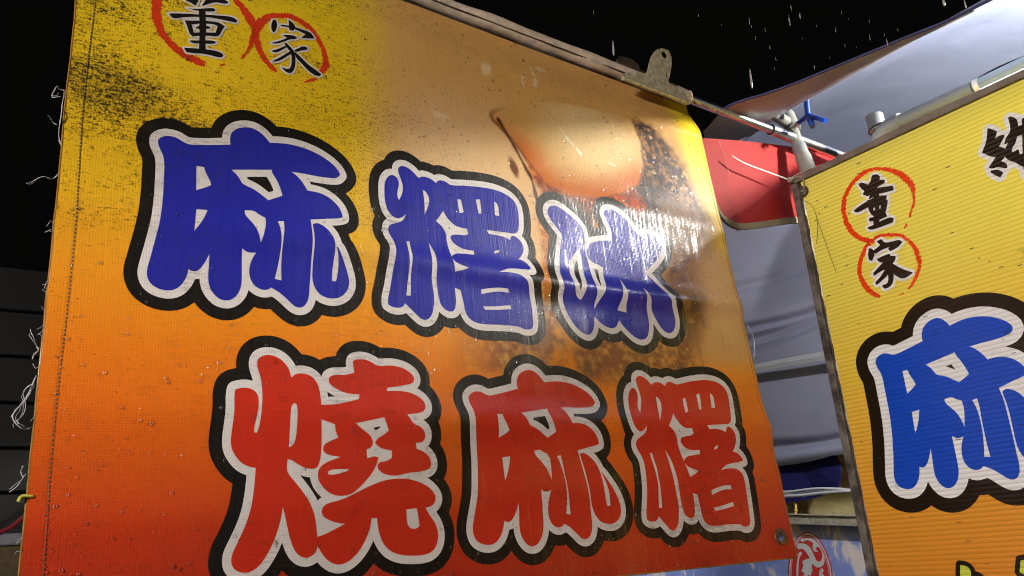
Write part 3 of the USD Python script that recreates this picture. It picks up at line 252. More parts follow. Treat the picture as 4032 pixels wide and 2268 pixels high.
FRAME = plain('painted_frame', (.20, .16, .135), .55, noise=.35, nscale=30, bump=.0006)
GRIME = plain('frame_side', (.17, .145, .125), .6, nscale=46, dirt=(.03, .024, .02), bump=.001)
BRASS = plain('dull_brass', (.20, .15, .09), .42, .85, noise=.4, nscale=200)
THREAD, STITCH = plain('white_thread', (.46, .46, .50), .8), plain('brown_stitch', (.10, .065, .035), .85)
BLUE_P = plain('blue_plastic', (.012, .07, .42), .28)
STEEL = plain('bolt_steel', (.55, .5, .44), .3, 1.0, noise=.4, nscale=250)
BLACK_R = plain('black_rubber', (.012, .012, .013), .6)
def cloth(name, color, through=.2, noise=.12, rough=.75, scale=3.0, bump=.012):
    return mat(name, {'g': ('texture_coordinate', {}), 'n': ('noise_texture', {'scale': scale, 'detail': 5.0, 'roughness': .6}), 'r': ('rgb_ramp', {'ramp': [(.3, tuple(c * (1 - noise) for c in color)), (.7, color)]}),
        'b': ('bump', {'distance': bump, 'strength': 1.0}), 'p': ('principled_bsdf', {'roughness': rough, 'specular_ior_level': .12}), 't': ('translucent_bsdf', {}), 'm': ('mix_closure', {'fac': through})},
        [('g.object', 'n.vector'), ('n.fac', 'r.fac'), ('r.color', 'p.base_color'), ('r.color', 't.color'), ('n.fac', 'b.height'), ('b.normal', 'p.normal'), ('p.BSDF', 'm.closure1'), ('t.BSDF', 'm.closure2')], surface='m.closure')
CANOPY, HEM, NAVY_E = cloth('canopy_cloth', (.36, .42, .64), .05, .05, .8, 2.0, .004), cloth('canopy_hem', (.56, .55, .57), .05, .08, .8, 2.0, .004), plain('navy_piping', (.03, .03, .11), .6)
RED_C = cloth('red_cloth', (.33, .018, .016), .08, .10, .6, 9.0, .003); TRIM = cloth('beige_trim', (.30, .26, .18), .1, .3, .7, 20.0, .003)
GREY_T = cloth('grey_tarpaulin', (.31, .33, .47), .1, .15, .5, 2.5, .006); GREY_S = cloth('pale_strap', (.46, .48, .54), .1, .1, .6)
NAVY = cloth('navy_cloth', (.022, .022, .13), .1, .2, .7); OLIVE = cloth('olive_cloth', (.60, .52, .28), .15, .25, .7, 6.0, .02)
POLY = mat('clear_film', {'a': ('transparent_bsdf', {'color': (.9, .93, 1)}), 'b': ('principled_bsdf', {'base_color': (.86, .92, 1.0), 'roughness': .2}), 'm': ('mix_closure', {'fac': .7})}, [('a.BSDF', 'm.closure1'), ('b.BSDF', 'm.closure2')], surface='m.closure')
POSTER = mat('worn_blue_print', {'g': ('texture_coordinate', {}), 'mp': ('mapping', {'scale': (1.0, 9.0, 6.0)}), 'n': ('noise_texture', {'scale': 1.3, 'detail': 7.0, 'roughness': .62, 'distortion': .6}), 'mp2': ('mapping', {'scale': (1.0, 60.0, 12.0)}), 'n2': ('noise_texture', {'scale': 1.0, 'detail': 4.0}),
    'a': ('math', {'math_type': 'multiply_add', 'value2': .22}), 'r': ('rgb_ramp', {'ramp': [(.0, (.22, .30, .86)), (.62, (.28, .38, .90)), (.66, (.40, .48, .90)), (.70, (.78, .76, .86)), (.77, (.86, .80, .86)), (1, (.88, .84, .90))]}), 'p': ('principled_bsdf', {'roughness': .35})},
    [('g.object', 'mp.vector'), ('mp.vector', 'n.vector'), ('g.object', 'mp2.vector'), ('mp2.vector', 'n2.vector'), ('n2.fac', 'a.value1'), ('n.fac', 'a.value3'), ('a.value', 'r.fac'), ('r.color', 'p.base_color')])
P_RED, P_WHITE = plain('poster_red', (.70, .045, .05), .35), plain('poster_white', (.74, .80, .86), .35)
GALV = plain('galvanised', (.66, .64, .54), .42, .3, noise=.35, nscale=70)
DARK = plain('dark_shutter', (.0020, .0020, .0022), .6, noise=.4, nscale=6)
ASPHALT = plain('wet_asphalt', (.045, .045, .048), .28, noise=.4, nscale=14, bump=.01)
DROP = mat('water', {'a': ('transparent_bsdf', {'color': (1, 1, 1)}), 'b': ('glossy_bsdf', {'color': (1, 1, 1), 'roughness': .16}), 'f': ('fresnel', {'IOR': 1.45}), 'm': ('mix_closure', {})}, [('f.fac', 'm.fac'), ('a.BSDF', 'm.closure1'), ('b.BSDF', 'm.closure2')], surface='m.closure')
RAIN = plain('rain_water', (.25, .25, .22), .2)
LEDGE = plain('grey_ledge', (.24, .25, .30), .6, noise=.2); BROWN = plain('brown_board', (.10, .07, .03), .7, noise=.3)
RED_W = plain('red_cable_sheath', (.25, .012, .02), .5); LIME_T = plain('lime_cord', (.42, .42, .05), .5)
LAMP_B = plain('lamp_body', (.06, .06, .065), .5, noise=.2)

# ---------------------------------------------------------------- setting: ground, far wall on the left
g = Thing('ground', 'wet dark asphalt under the stalls', 'ground', (0, 0, 0), kind='structure')
gx = np.linspace(-60, 60, 41); GX, GY = np.meshgrid(gx, gx, indexing='ij')
put(g, 'asphalt', sheet(np.stack([GX, GY, 0 * GX], -1), -.2, (0, 0, 1)), ASPHALT)
w = Thing('shutter_wall', 'dark shutter wall in the night behind the left edge of the banner', 'wall', (0.3, 3.0, 0))
zs = [0, .5, .86, 1.17, 1.48, 1.76, 1.895, 2.030, 2.171, 2.32, 2.47, 2.62]
for a, b in zip(zs[:-1], zs[1:]):
    put(w, 'shutter_panel', bx((-1.2, 3.0, a + .003), (.62, 3.03, b - .003), .004), DARK)
put(w, 'shutter_back', bx((-1.2, 3.035, 0), (.62, 3.06, 2.6)), BLACK_R)
t = Thing('side_table', 'grey topped table edge at lower left beyond the banner', 'table', (.2, 2.7, 0))
put(t, 'table_top', bx((-.4, 2.6, 1.7225), (.42, 2.9, 1.752), .004), LEDGE)
put(t, 'apron', bx((-.36, 2.62, 1.62), (.40, 2.88, 1.7205)), BROWN)
for x, y in ((-.32, 2.66), (.36, 2.66), (-.32, 2.84), (.36, 2.84)): put(t, 'leg', bx((x - .02, y - .02, 0), (x + .02, y + .02, 1.6185)), LAMP_B)
t = Thing('red_cable', 'thin red cable rising to the right above the grey table edge', 'cable', PTS['red_cable'][0])
put(t, 'sheath', tube(smooth_line([[-.3, 2.6, 1.754]] + PTS['red_cable'][1:] + [[.36, 2.6, 1.85], [.5, 2.63, 1.95]], 5), .006, 8), RED_W, 40)

# ---------------------------------------------------------------- the banner
X0, X1, Z0, Z1 = .0770, .9460, 1.568, 2.258
def hy(x, z):
    x = np.asarray(x, float); z = np.asarray(z, float)
    s = np.clip(x / .945, 0, 1.15) ** 1.3
    y = .75 - .043 * s * np.clip((2.19 - z) / .62, -.0, 1.3) + .020 * s * ss((z - 2.195) / .06)
    y = y - (.0028 + .0055 * ss((x - .3) / .4)) * (.35 + .65 * ss((.95 - x) / .10)) * np.exp(-((z - 1.910) / .015) ** 2)
    y = y - (.0016 + .0036 * ss((x - .2) / .3)) * np.exp(-((z - 1.737) / .020) ** 2) - .0018 * np.exp(-((z - 1.645 - .03 * x) / .018) ** 2) - .0016 * np.exp(-((z - 2.052 + .02 * x) / .016) ** 2)
    y = y - .0034 * ss((.96 - x) / .15) * (meshkit.fbm(np.stack([x * 4 + z * 2.0, z * 7 - x * 1.5, 0 * x + 7.7], -1), 3, 61) - .5)
    return y - .010 * np.sin(x * 5.2 + .6) * np.sin((z - 1.5) * 4.0) * ss(x / .3) * ss((.98 - x) / .3)
def hn(x, z):
    e = 1e-4
    n = np.stack([(hy(x + e, z) - hy(x - e, z)) / (2 * e), -np.ones_like(x), (hy(x, z + e) - hy(x, z - e)) / (2 * e)], -1)
    return n / np.linalg.norm(n, axis=-1, keepdims=True)
def blob(x, z, cx, cz, rx, rz, soft=.35, rot=0.0):
    c, s = math.cos(rot), math.sin(rot); u, v = (x - cx) * c + (z - cz) * s, -(x - cx) * s + (z - cz) * c
    return ss((1 - np.sqrt((u / rx) ** 2 + (v / rz) ** 2)) / soft + .5)
def seg(x, z, pts):
    d = np.full(x.shape, 9.0)
    for (a, b), (c, e) in zip(pts[:-1], pts[1:]):
        k = np.clip(((x - a) * (c - a) + (z - b) * (e - b)) / ((c - a) ** 2 + (e - b) ** 2), 0, 1)
        d = np.minimum(d, np.hypot(x - a - k * (c - a), z - b - k * (e - b)))
    return d
def printing(x, z):
    """the print on the cloth: a yellow to red ground and a large food photograph, with the grime of years"""
    fb = lambda sx, sz, o=4, sd=0: meshkit.fbm(np.stack([x * sx, z * sz, 0 * x + 3.3], -1), o, sd)
    st = [(1.568, (.36, .022, .012)), (1.64, (.50, .042, .010)), (1.72, (.66, .12, .010)), (1.79, (.76, .20, .012)), (1.87, (.80, .32, .016)), (1.94, (.79, .47, .018)), (2.04, (.78, .52, .018)), (2.26, (.72, .52, .016))]
    zz = z + .02 * (fb(3, 3, 2, 5) - .5) + .03 * (x - .2) * (x < 2)
    col = np.stack([np.interp(zz, [a for a, _ in st], [c[k] for _, c in st]) for k in range(3)], -1)
    def over(m, c):
        nonlocal col; col = col * (1 - m[..., None]) + m[..., None] * (np.asarray(c, float) if np.ndim(c) < 3 else c)
    n1, n2, n3 = fb(26, 26, 4, 1), fb(70, 70, 4, 2), fb(160, 190, 3, 3)
    n4 = fb(150, 170, 3, 23)
    # peach ground of the photograph
    m = ss((x - .335 - .10 * ss((2.24 - z) / .35) * 0 + .0) / .10) * ss((z - 1.845) / .06) * ss((.955 - x + .35 * ss((1.98 - z) / .12)) / .09)
    m = np.maximum(m * ss((2.50 - z) / .2), ss((x - .66) / .08) * ss((z - 1.80) / .05) * ss((2.02 - z) / .05))
    over(m * .97, (.58, .32, .105)); over(m * ss((n1 - .45) / .3) * .5, (.62, .36, .14))
    over(.75 * ss((x - .88) / .05) * ss((z - 2.09) / .06), (.85, .66, .02))
    over(.55 * m * blob(x, z, .50, 2.02, .12, .10, 1.2), (.78, .58, .36))
    # crumbs at the right
    crumb = np.clip((.35 * n2 + .65 * n4 - .45) / .26, 0, 1)
    cc = np.array([.030, .012, .006]) * (1 - crumb[..., None]) + np.array([.42, .18, .048]) * crumb[..., None]
    cc = cc * (1 - .6 * ss((n3 - .62) / .12)[..., None]) + .6 * ss((n3 - .62) / .12)[..., None] * np.array([.72, .48, .24])
    edge = .018 * (n1 - .5) * 2
    cp_ = Polygon([(.797, 2.186), (.846, 2.194), (.880, 2.15), (.905, 2.10), (.928, 2.045), (.90, 2.0), (.83, 1.99), (.77, 2.02), (.77, 2.06), (.80, 2.10)])
    pq = shapely.points(x + edge, z + edge); dd = np.where(shapely.contains(cp_, pq), shapely.distance(pq, cp_.exterior), -shapely.distance(pq, cp_))
    mk = ss(.5 + dd / (.012 + .034 * ss((x - .83) / .06)))
    over(mk, cc)
    over(.97 * blob(x + edge, z, .805, 2.040, .062, .06, .7), (.035, .022, .016))
    over(.75 * blob(x + edge * 2, z, .865, 2.02, .055, .045, .9), (.20, .11, .05))
    # the ball of rice cake
    ball = Polygon([(.553, 2.125), (.60, 2.155), (.66, 2.168), (.73, 2.178), (.79, 2.180), (.800, 2.150), (.800, 2.115), (.785, 2.085), (.755, 2.066), (.71, 2.050), (.66, 2.043), (.625, 2.052), (.603, 2.078), (.58, 2.105)]).buffer(.012).buffer(-.004)
    inside = shapely.contains_xy(ball, x, z).astype(float); dist = shapely.distance(shapely.points(x, z), ball.exterior)
    inn = ss(.5 + np.where(inside > 0, dist, -dist) / .006)
    rim = ss((.050 - dist) / .045) * ss((2.135 - z) / .05)
    over(inn, (.58, .33, .105)); over(inn * blob(x, z, .72, 2.135, .085, .050, 1.1), (.74, .54, .27)); over(inn * rim * .95, (.50, .13, .020))
    over(.75 * ss((.0042 + .003 * (n2 - .5) - dist) / .003) * ss((2.150 - z) / .03), (.17, .042, .012))
    # sauce under and beside it
    sm = Polygon([(.598, 2.085), (.625, 2.056), (.66, 2.046), (.72, 2.052), (.775, 2.072), (.79, 2.05), (.77, 2.02), (.74, 1.99), (.70, 1.985), (.655, 2.00), (.625, 2.02), (.606, 2.05)])
    sd = shapely.distance(shapely.points(x, z), sm); ms = ss((.012 + .012 * (n1 - .5) - sd) / .014) * (1 - inn)
    over(ms, (.40, .065, .014)); over(ms * ss((n4 - .46) / .06) * .8, (.13, .026, .010)); over(ms * ss((2.045 - z) / .04), (.075, .030, .014)); over(ms * ss((n2 - .55) / .1) * .7, (.62, .22, .05))
    over((1 - inn) * blob(x + edge, z, .655, 2.005, .035, .03, .8), (.05, .03, .018))
    d = seg(x, z, [(.556, 2.122), (.580, 2.085), (.598, 2.050), (.606, 2.015)]); over(ss((.0042 + .005 * (n2 - .5) - d) / .003), (.10, .030, .012))
    d = seg(x, z, [(.612, 1.985), (.614, 1.945), (.606, 1.91), (.590, 1.88)]); mw = ss((.013 + .012 * (n1 - .5) - d) / .008)
    over(mw, (.48, .17, .035)); over(mw * ss((n2 - .50) / .12) * .8, (.20, .05, .015)); over(mw * ss((n3 - .60) / .1) * .7, (.70, .40, .12))
    d = seg(x, z, [(.672, 2.00), (.700, 1.975), (.712, 1.955)]); over(ss((.009 - d + .01 * (n2 - .5)) / .006), (.62, .32, .08))
    over(blob(x + edge * .5, z, .573, 2.058, .006, .014, .8, .4), (.16, .06, .03))
    # crumbs below the lettering
    mb = ss((.5 * n1 + .5 * fb(9, 9, 3, 7) - .34) / .10) * ss((x - .44) / .10) * ss((.87 - x) / .06) * ss((z - 1.775) / .03) * ss((1.90 - z) / .03)
    bc = np.array([.20, .075, .022]) * (1 - crumb[..., None]) + np.array([.62, .30, .055]) * crumb[..., None]
    over(mb * .92, bc); over(mb * ss((n1 - .56) / .1) * .7, (.09, .055, .02))
    mr = blob(x + edge, z + edge, .845, 1.925, .038, .075, .8, -.25); over(mr * .9, bc * .65); over(mr * ss((n2 - .5) / .15) * .7, (.05, .045, .022))
    over(.7 * blob(x, z, .905, 1.93, .04, .06, 1.2), (.66, .42, .20))
    # highlights printed in the photograph
    for a, b, c, e, r in ((.657, 2.140, .667, 2.127, .0008), (.668, 2.126, .678, 2.117, .0016), (.685, 2.112, .690, 2.106, .0020), (.741, 2.103, .752, 2.1015, .0014)):
        over(.85 * ss((r * 1.6 - seg(x, z, [(a, b), (c, e)]) + .003 * (n3 - .5)) / .002), (.85, .78, .62))
    # pale scuffs
    for cx, cz, rx, rz in ((.545, 2.195, .006, .010), (.62, 2.205, .005, .019), (.64, 2.225, .009, .004), (.47, 2.105, .011, .007), (.60, 2.19, .004, .008)):
        over(.6 * blob(x + edge * .6, z + edge * .6, cx, cz, rx, rz, .9) * ss((n2 - .38) / .1), (.74, .62, .40))
    # grime: its amount over the cloth, most at the upper left; the material breaks it up along the weave
    big = fb(7, 12, 4, 12)
    a = .34 * ss((z - 1.90) / .06) * ss((.56 - x) / .32) + .08
    a = a * (.35 + 1.2 * ss((big - .38) / .24)) + .62 * blob(x + .03 * (n1 - .5), z, .118, 2.040, .055, .026, 1.2, -.12) + .34 * blob(x, z, .145, 2.005, .09, .020, 1.3) + .30 * blob(x, z, .17, 1.908, .15, .010, 1.3) + .28 * blob(x, z, .115, 2.090, .04, .05, 1.3)
    a = a + .16 * ss((fb(4, 90, 3, 19) - .55) / .12) * ss((.6 - x) / .3) * ss((z - 1.86) / .05)
    over(np.clip(.30 * blob(x + .03 * (n1 - .5), z, .115, 2.037, .05, .024, 1.2), 0, 1), (.12, .085, .02))
    vs = fb(160, 5, 3, 15); over(.22 * ss((vs - .62) / .06) * ss((x - .55) / .1) * ss((1.92 - z) / .05) * ss((z - 1.70) / .05), (.08, .05, .03))
    return np.clip(col, .004, .9), np.clip(a * .42, 0, .40)

ban = Thing('printed_banner', 'wet yellow to red vinyl banner with blue and red characters and a food photograph', 'banner', (.51, .75, 1.568))
EYELET = (.9225, 1.5950)
nx, nz = 800, 640
X, Z = np.meshgrid(np.linspace(X0, X1, nx), np.linspace(Z0, Z1, nz), indexing='ij')
X = X + 0.0012 * (meshkit.fbm(np.stack([0 * X, Z * 30, 0 * X + (X > .5)], -1), 3, 21) - .5) * ((X < X0 + 1e-6) | (X > X1 - 1e-6))
Y = hy(X, Z); NRM = hn(X, Z).reshape(-1, 3)
i, j = np.meshgrid(np.arange(nx - 1), np.arange(nz - 1), indexing='ij')
q = np.stack([i * nz + j, (i + 1) * nz + j, (i + 1) * nz + j + 1, i * nz + j + 1], -1).reshape(-1, 4)
cx, cz = X.ravel()[q].mean(1), Z.ravel()[q].mean(1)
q = q[np.hypot(cx - EYELET[0], cz - EYELET[1]) > .0056]
V = np.stack([X, Y, Z], -1).reshape(-1, 3)
put(ban, 'banner_cloth', trimesh.Trimesh(V, np.vstack([q[:, [0, 1, 2]], q[:, [0, 2, 3]]]), process=False), V_PRINT, normals=NRM, prim=(lambda c, a: (c.reshape(-1, 3), a.ravel()))(*printing(X, Z)))

def ringed(flat, s=1e-4):
    p = np.array(flat, float).reshape(-1, 2) * s
    for _ in range(2):                                   # round the soft bends, keep the sharp corners
        a, b, c = np.roll(p, 1, 0), p, np.roll(p, -1, 0)
        u, v = b - a, c - b; ang = np.abs(np.degrees(np.arctan2(u[:, 0] * v[:, 1] - u[:, 1] * v[:, 0], (u * v).sum(1))))
        out = []
        for k in range(len(p)):
            if ang[k] > 58 or ang[k] < 4: out.append(b[k])
            else: out += [b[k] - .25 * u[k], b[k] + .25 * v[k]]
        p = np.array(out)
    return Polygon(p).buffer(0)
def glyph(name):
    plus, minus = [], []
    for s, r in GLYPHS[name]: (plus if s > 0 else minus).append(ringed(r))
    return unary_union(plus).difference(unary_union(minus)) if minus else unary_union(plus)
def brush(name, seed):
    """dry brush strokes of changing width with a ragged edge"""
    rg = np.random.default_rng(seed); out = []
    for flat in GLYPHS[name]:
        p = smooth_line(np.array(flat, float).reshape(-1, 3) * 1e-4, 9)
        t = np.gradient(p[:, :2], axis=0); t /= np.linalg.norm(t, axis=1, keepdims=True); n = np.stack([-t[:, 1], t[:, 0]], 1)
        w1, w2 = (p[:, 2] / 2 * (1 + .16 * rg.standard_normal(len(p))) for _ in range(2))
        out.append(Polygon(np.vstack([p[:, :2] + n * w1[:, None], (p[:, :2] - n * w2[:, None])[::-1]])).buffer(0))
    full = unary_union(out); x0, y0, x1, y1 = full.bounds; s = (x1 - x0)
    nicks = []
    for _ in range(90):
        c = full.exterior.interpolate(rg.random(), normalized=True) if full.geom_type == 'Polygon' else max(full.geoms, key=lambda g: g.area).exterior.interpolate(rg.random(), normalized=True)
        a = rg.random() * 6.28; l = s * (.006 + .016 * rg.random()); h = s * (.0016 + .0022 * rg.random())
        if c.x > x0 + .45 * s: nicks.append(LineString([(c.x - l * math.cos(a), c.y - l * math.sin(a)), (c.x + l * math.cos(a), c.y + l * math.sin(a))]).buffer(h, 2))
    return full.difference(unary_union(nicks)).buffer(0)
def flat_tri(poly, size):
    ms = []
    for gm in getattr(poly, 'geoms', [poly]):
        if gm.geom_type == 'Polygon' and gm.area > 2e-8:
            v, f = trimesh.creation.triangulate_polygon(gm.simplify(1e-4 * .6), engine='earcut'); v, f = trimesh.remesh.subdivide_to_size(np.c_[v, 0 * v[:, 0]], f, size, max_iter=14)[:2]
            ms.append(trimesh.Trimesh(v, f, process=False))
    return cat(ms)
BCLIP = sbox(X0 + .004, Z0 + .003, X1 - .004, Z1 - .003)
def on_banner(parent, name, poly, lift, m, label=None):
    t = flat_tri(poly.intersection(BCLIP), .0045); x, z = t.vertices[:, 0], t.vertices[:, 1]; n = hn(x, z)
    f = t.faces; a = t.area_faces
    cr = np.cross(t.vertices[f[:, 1]] - t.vertices[f[:, 0]], t.vertices[f[:, 2]] - t.vertices[f[:, 0]])[:, 2]
    f = np.where((cr > 0)[:, None], f, f[:, ::-1])
    return put(parent, name, trimesh.Trimesh(np.stack([x, hy(x, z), z], -1) + n * lift, f, process=False), m, normals=n, label=label)
def on_sign(parent, name, poly, lift, m, label=None):
    t = flat_tri(poly, 1.0); v = np.stack([np.full(len(t.vertices), SX - lift), -t.vertices[:, 0], t.vertices[:, 1]], -1)
    return put(parent, name, trimesh.Trimesh(v, t.faces, process=False), m, label=label)

L1, L2, L3 = .00022, .00040, .00058
for key, m, lab in (('ma_blue', V_BLUE, 'large blue character at upper left with white and black outlines'), ('shu_blue', V_BLUE, 'blue middle character with white and black outlines'), ('bing', V_BLUE, 'blue right hand character under the glare'),
                    ('shao', V_RED, 'large red character at lower left with white and black outlines'), ('ma_red', V_RED, 'red middle character of the lower row'), ('shu_red', V_RED, 'red right hand character of the lower row')):
    G = glyph(key)
    o = on_banner(ban, 'character', G.buffer(.0188), L1, V_BLACK, lab)
    w_ = on_banner(o, 'white_outline', G.buffer(.0076), L2, V_WHITE)
    on_banner(o, 'lettering', G, L3, m)
for ring, key, lab, sd in (('ring_dong', 'dong', 'black brush character in a red ring at the top', 5), ('ring_jia', 'jia', 'black brush character in a smaller red ring', 6)):
    rg_ = on_banner(ban, 'brushed_ring', brush(ring, sd), L1, V_LOGO, lab)
    G = glyph(key)
    on_banner(rg_, 'pale_halo', G.buffer(.0020), L2, V_WHITE); on_banner(rg_, 'lettering', G, L3, V_BLACK)

def stitches(x_of, z0, z1, pitch, r):
    ms = []
    for z in np.arange(z0, z1, pitch):
        za = z + pitch * .62; x, xb = x_of(z), x_of(za); zz = np.linspace(z, za, 3); xx = np.linspace(x, xb, 3)
        p = np.stack([xx, hy(xx, zz), zz], -1) + hn(xx, zz) * np.array([.0001, .0005, .0001])[:, None]; ms.append(tube(p, r, 4))
    return cat(ms)
put(ban, 'stitching', stitches(lambda z: X0 + .0150 + .0012 * math.sin(z * 21), Z0 + .004, Z1 - .01, .0036, .00055), STITCH, kind='stuff')
put(ban, 'stitching', stitches(lambda z: X1 - .0052 + .0007 * math.sin(z * 17), Z0 + .004, Z1 - .02, .0034, .00038), STITCH, kind='stuff')
def hem(x, s):                                           # the folded edge of the cloth
    z = np.linspace(Z0, Z1, 220); xx = x + 0.0012 * (meshkit.fbm(np.stack([0 * z, z * 30, 0 * z + (x > .5)], -1), 3, 21) - .5)
    return tube(np.stack([xx, hy(xx, z) + .0006, z], -1), .0010, 6)
HEMC = vinyl('vinyl_edge', (.30, .14, .02))
put(ban, 'hem_edge', hem(X0, 1), HEMC, 60); put(ban, 'hem_edge', hem(X1, -1), HEMC, 60)
zb = np.linspace(X0, X1, 200); put(ban, 'hem_edge', tube(np.stack([zb, hy(zb, Z0 + 0 * zb) + .0006, Z0 + 0 * zb], -1), .0010, 6), HEMC, 60)
ey = np.array([EYELET[0], hy(*EYELET), EYELET[1]]); en = hn(np.array([EYELET[0]]), np.array([EYELET[1]]))[0]
put(ban, 'eyelet', torus(ey + en * .0008, en, .0078, .0031), BRASS, 60)
for L in PTS['threads']:
    p = smooth_line(L, 7); p[:, 1] += .004 * np.sin(np.arange(len(p)) * .35)
    put(ban, 'frayed_thread', tube(p, .00030 + .00014 * RNG.random(), 5), THREAD, 60)
    for k in range(1):
        qd = p.copy(); qd[:, 0] += np.cumsum(.00028 * RNG.standard_normal(len(p))); qd[:, 2] += np.cumsum(.00028 * RNG.standard_normal(len(p))); qd[:, 1] += .002 * k
        put(ban, 'frayed_thread', tube(qd, .00020, 4), THREAD, 60)
for L in PTS['threads_r']:
    p = smooth_line(L, 7); put(ban, 'frayed_thread', tube(p, .00045, 5), THREAD, 60)
for _ in range(26):                                      # short fluff along both edges
    z = RNG.uniform(Z0 + .02, 1.95); e, s = ((X0, -1), (X1, 1))[RNG.random() > .45]
    y = float(hy(e, z)); l = RNG.uniform(.002, .006)
    put(ban, 'frayed_thread', tube([[e, y, z], [e + s * l * .6, y - .001, z + RNG.uniform(-.003, .003)], [e + s * l, y - .001, z + RNG.uniform(-.006, .004)]], .00018, 4), THREAD, 60)
put(ban, 'tie_cord', tube(smooth_line([[.080, .7485, 1.6712]] + PTS['tie'], 4), .0013, 6), LIME_T, 60, label='short bright yellow green cord end')
drops = []
ico = trimesh.creation.icosphere(1, 1.0)
for _ in range(2600):
    x, z = RNG.uniform(X0 + .01, X1 - .01), Z0 + (Z1 - Z0) * RNG.random() ** 1.25
    r = .00045 + .0010 * RNG.random() ** 3
    n = hn(np.array([x]), np.array([z]))[0]; v = ico.vertices * [r, r * .55, r * (1 + .5 * RNG.random())]; c = np.array([x, hy(x, z), z]) + n * .0009
    drops.append(trimesh.Trimesh(v + c, ico.faces, process=False))
put(ban, 'water_drops', cat(drops), DROP, True, kind='stuff')

# ---------------------------------------------------------------- banner pole, clip
pole = Thing('banner_pole', 'steel pole in a pale weathered sleeve that carries the top of the banner', 'pole', (.5, .762, 2.272))
pl = lambda x: np.array([x, .766 + .0 * x, 2.279 - .0205 * (x - .55)])
sx = np.linspace(-.12, .944, 60)
put(pole, 'sleeve', tube([pl(x) + [0, .001 * math.sin(x * 40), .0006 * math.sin(x * 57)] for x in sx] , [.0118 + .0004 * math.sin(x * 70) for x in sx], 20), TAPE, 40)
put(pole, 'sleeve_seam', tube([pl(x) + [0, -.0100, -.0062] for x in np.linspace(-.12, .93, 40)], .0011, 6), RUST, 60)
put(pole, 'sleeve_end', torus(pl(.9455), (1, 0, 0), .0088, .0036), TAPE, 60)
put(pole, 'inner_tube', tube([pl(.93), pl(1.155)], .0072, 24), CHROME, 40)
put(pole, 'joint_ring', torus(pl(1.153), (1, 0, 0), .0078, .0018), BLACK_R, 60)
put(pole, 'outer_tube', tube([pl(1.1545), pl(1.62)], .0092, 24), CHROME, 40)
hang = []
for k in range(26):
    x = .955 + .09 * RNG.random(); r = .0009 + .0011 * RNG.random(); hang.append(trimesh.Trimesh(ico.vertices * [r, r, r * 1.3] + pl(x) + [0, -.003 - .004 * RNG.random(), -.0078], ico.faces, process=False))
for k in range(70):
    x = .42 + .52 * RNG.random(); r = .0007 + .001 * RNG.random(); hang.append(trimesh.Trimesh(ico.vertices * r + pl(x) + [0, -.0105, -.004 + .007 * (RNG.random() - .5)], ico.faces, process=False))
put(pole, 'hanging_drops', cat(hang), DROP, True, kind='stuff')

clip = Thing('bulldog_clip', 'large spotted steel clip biting the banner onto its pole', 'clip', (.85, .745, 2.25))
cp = np.array(PTS['clip'])[:, [0, 2]]; hole = Point(PTS['cliphole'][0][0], PTS['cliphole'][0][2])
cpoly = ringed((cp * 1e4).ravel()).difference(hole.buffer(.0056, 8))
cf = extrude(cpoly, .0011); v = cf.vertices.copy()
tl = (v[:, 1] - 2.25); yy = .7435 - .10 * np.clip(tl - .015, 0, 1) + .0 * tl + .35 * np.clip(.004 - tl, 0, 1) * 0
cf.vertices = np.stack([v[:, 0], yy - v[:, 2], v[:, 1]], -1)
put(clip, 'front_plate', cf, ZINC, 30)
sl = lambda x: 2.2412 - .0 + np.interp(x, [.777, .918], [.0, -.0015])
xs_ = np.linspace(.779, .9165, 12)
put(clip, 'jaw_roll', tube([[x, .7405, 2.2425 - .0105 * 0 + np.interp(x, [.777, .9175], [.0005, .0005 - .0020 + .0])] for x in xs_], .0032, 12), ZINC, 40)
bp_ = Polygon([(.779, 2.245), (.779, 2.272), (.835, 2.285), (.842, 2.330), (.852, 2.343), (.880, 2.346), (.892, 2.338), (.890, 2.300), (.914, 2.280), (.9165, 2.243)])
bf = extrude(bp_, .0011); v = bf.vertices.copy(); bf.vertices = np.stack([v[:, 0] - .012 + .10 * (v[:, 1] - 2.25), .7905 + .22 * np.clip(v[:, 1] - 2.265, 0, 1) - .9 * np.clip(2.262 - v[:, 1], 0, .02) + v[:, 2], v[:, 1]], -1)
put(clip, 'rear_plate', bf, RUST, 30)
put(clip, 'spring', tube([[.80, .769, 2.292], [.90, .769, 2.289]], .0035, 12), RUST, 40)
put(clip, 'crease_mark', tube([[.8755, .7415, 2.2835], [.8748, .7412, 2.2775], [.8752, .7414, 2.2735]], .0010, 6), RUST, 40)

# ---------------------------------------------------------------- sign
SX, SY0, SZ1 = 1.18, .750, 2.1640
SYR, SZB = -.62, 1.30
sg = Thing('corrugated_sign', 'yellow corrugated plastic sign with a blue character in a thin brown metal frame', 'sign', (1.18, .07, 2.165))
panel = sbox(-SY0 + .004, SZB, -SYR, SZ1 - .001).difference(Point(-.7434, 2.1444).buffer(.0050, 10))
pm = extrude(panel, .004); v = pm.vertices.copy(); pm.vertices = np.stack([SX + v[:, 2], -v[:, 0], v[:, 1]], -1); pm.invert()
put(sg, 'panel', pm, C_PANEL)
put(sg, 'top_rail', cat([bx((SX - .006, SYR, SZ1 - .0005), (SX + .016, SY0 + .0125, SZ1 + .0105), .001)]), FRAME)
put(sg, 'side_rail', cat([bx((SX - .0055, SY0 - .0005, SZB), (SX + .016, SY0 + .0120, SZ1 - .0010), .001)]), GRIME)
put(sg, 'dirt_line', tube([[SX - .0008, SY0 - .0015 + .0010 * math.sin(z * 90) + .0006 * math.sin(z * 311), z] for z in np.linspace(SZB, SZ1 - .02, 140)], [.0013 + .0009 * abs(math.sin(z * 61) * math.sin(z * 23)) for z in np.linspace(SZB, SZ1 - .02, 140)], 6), RUST, 60)
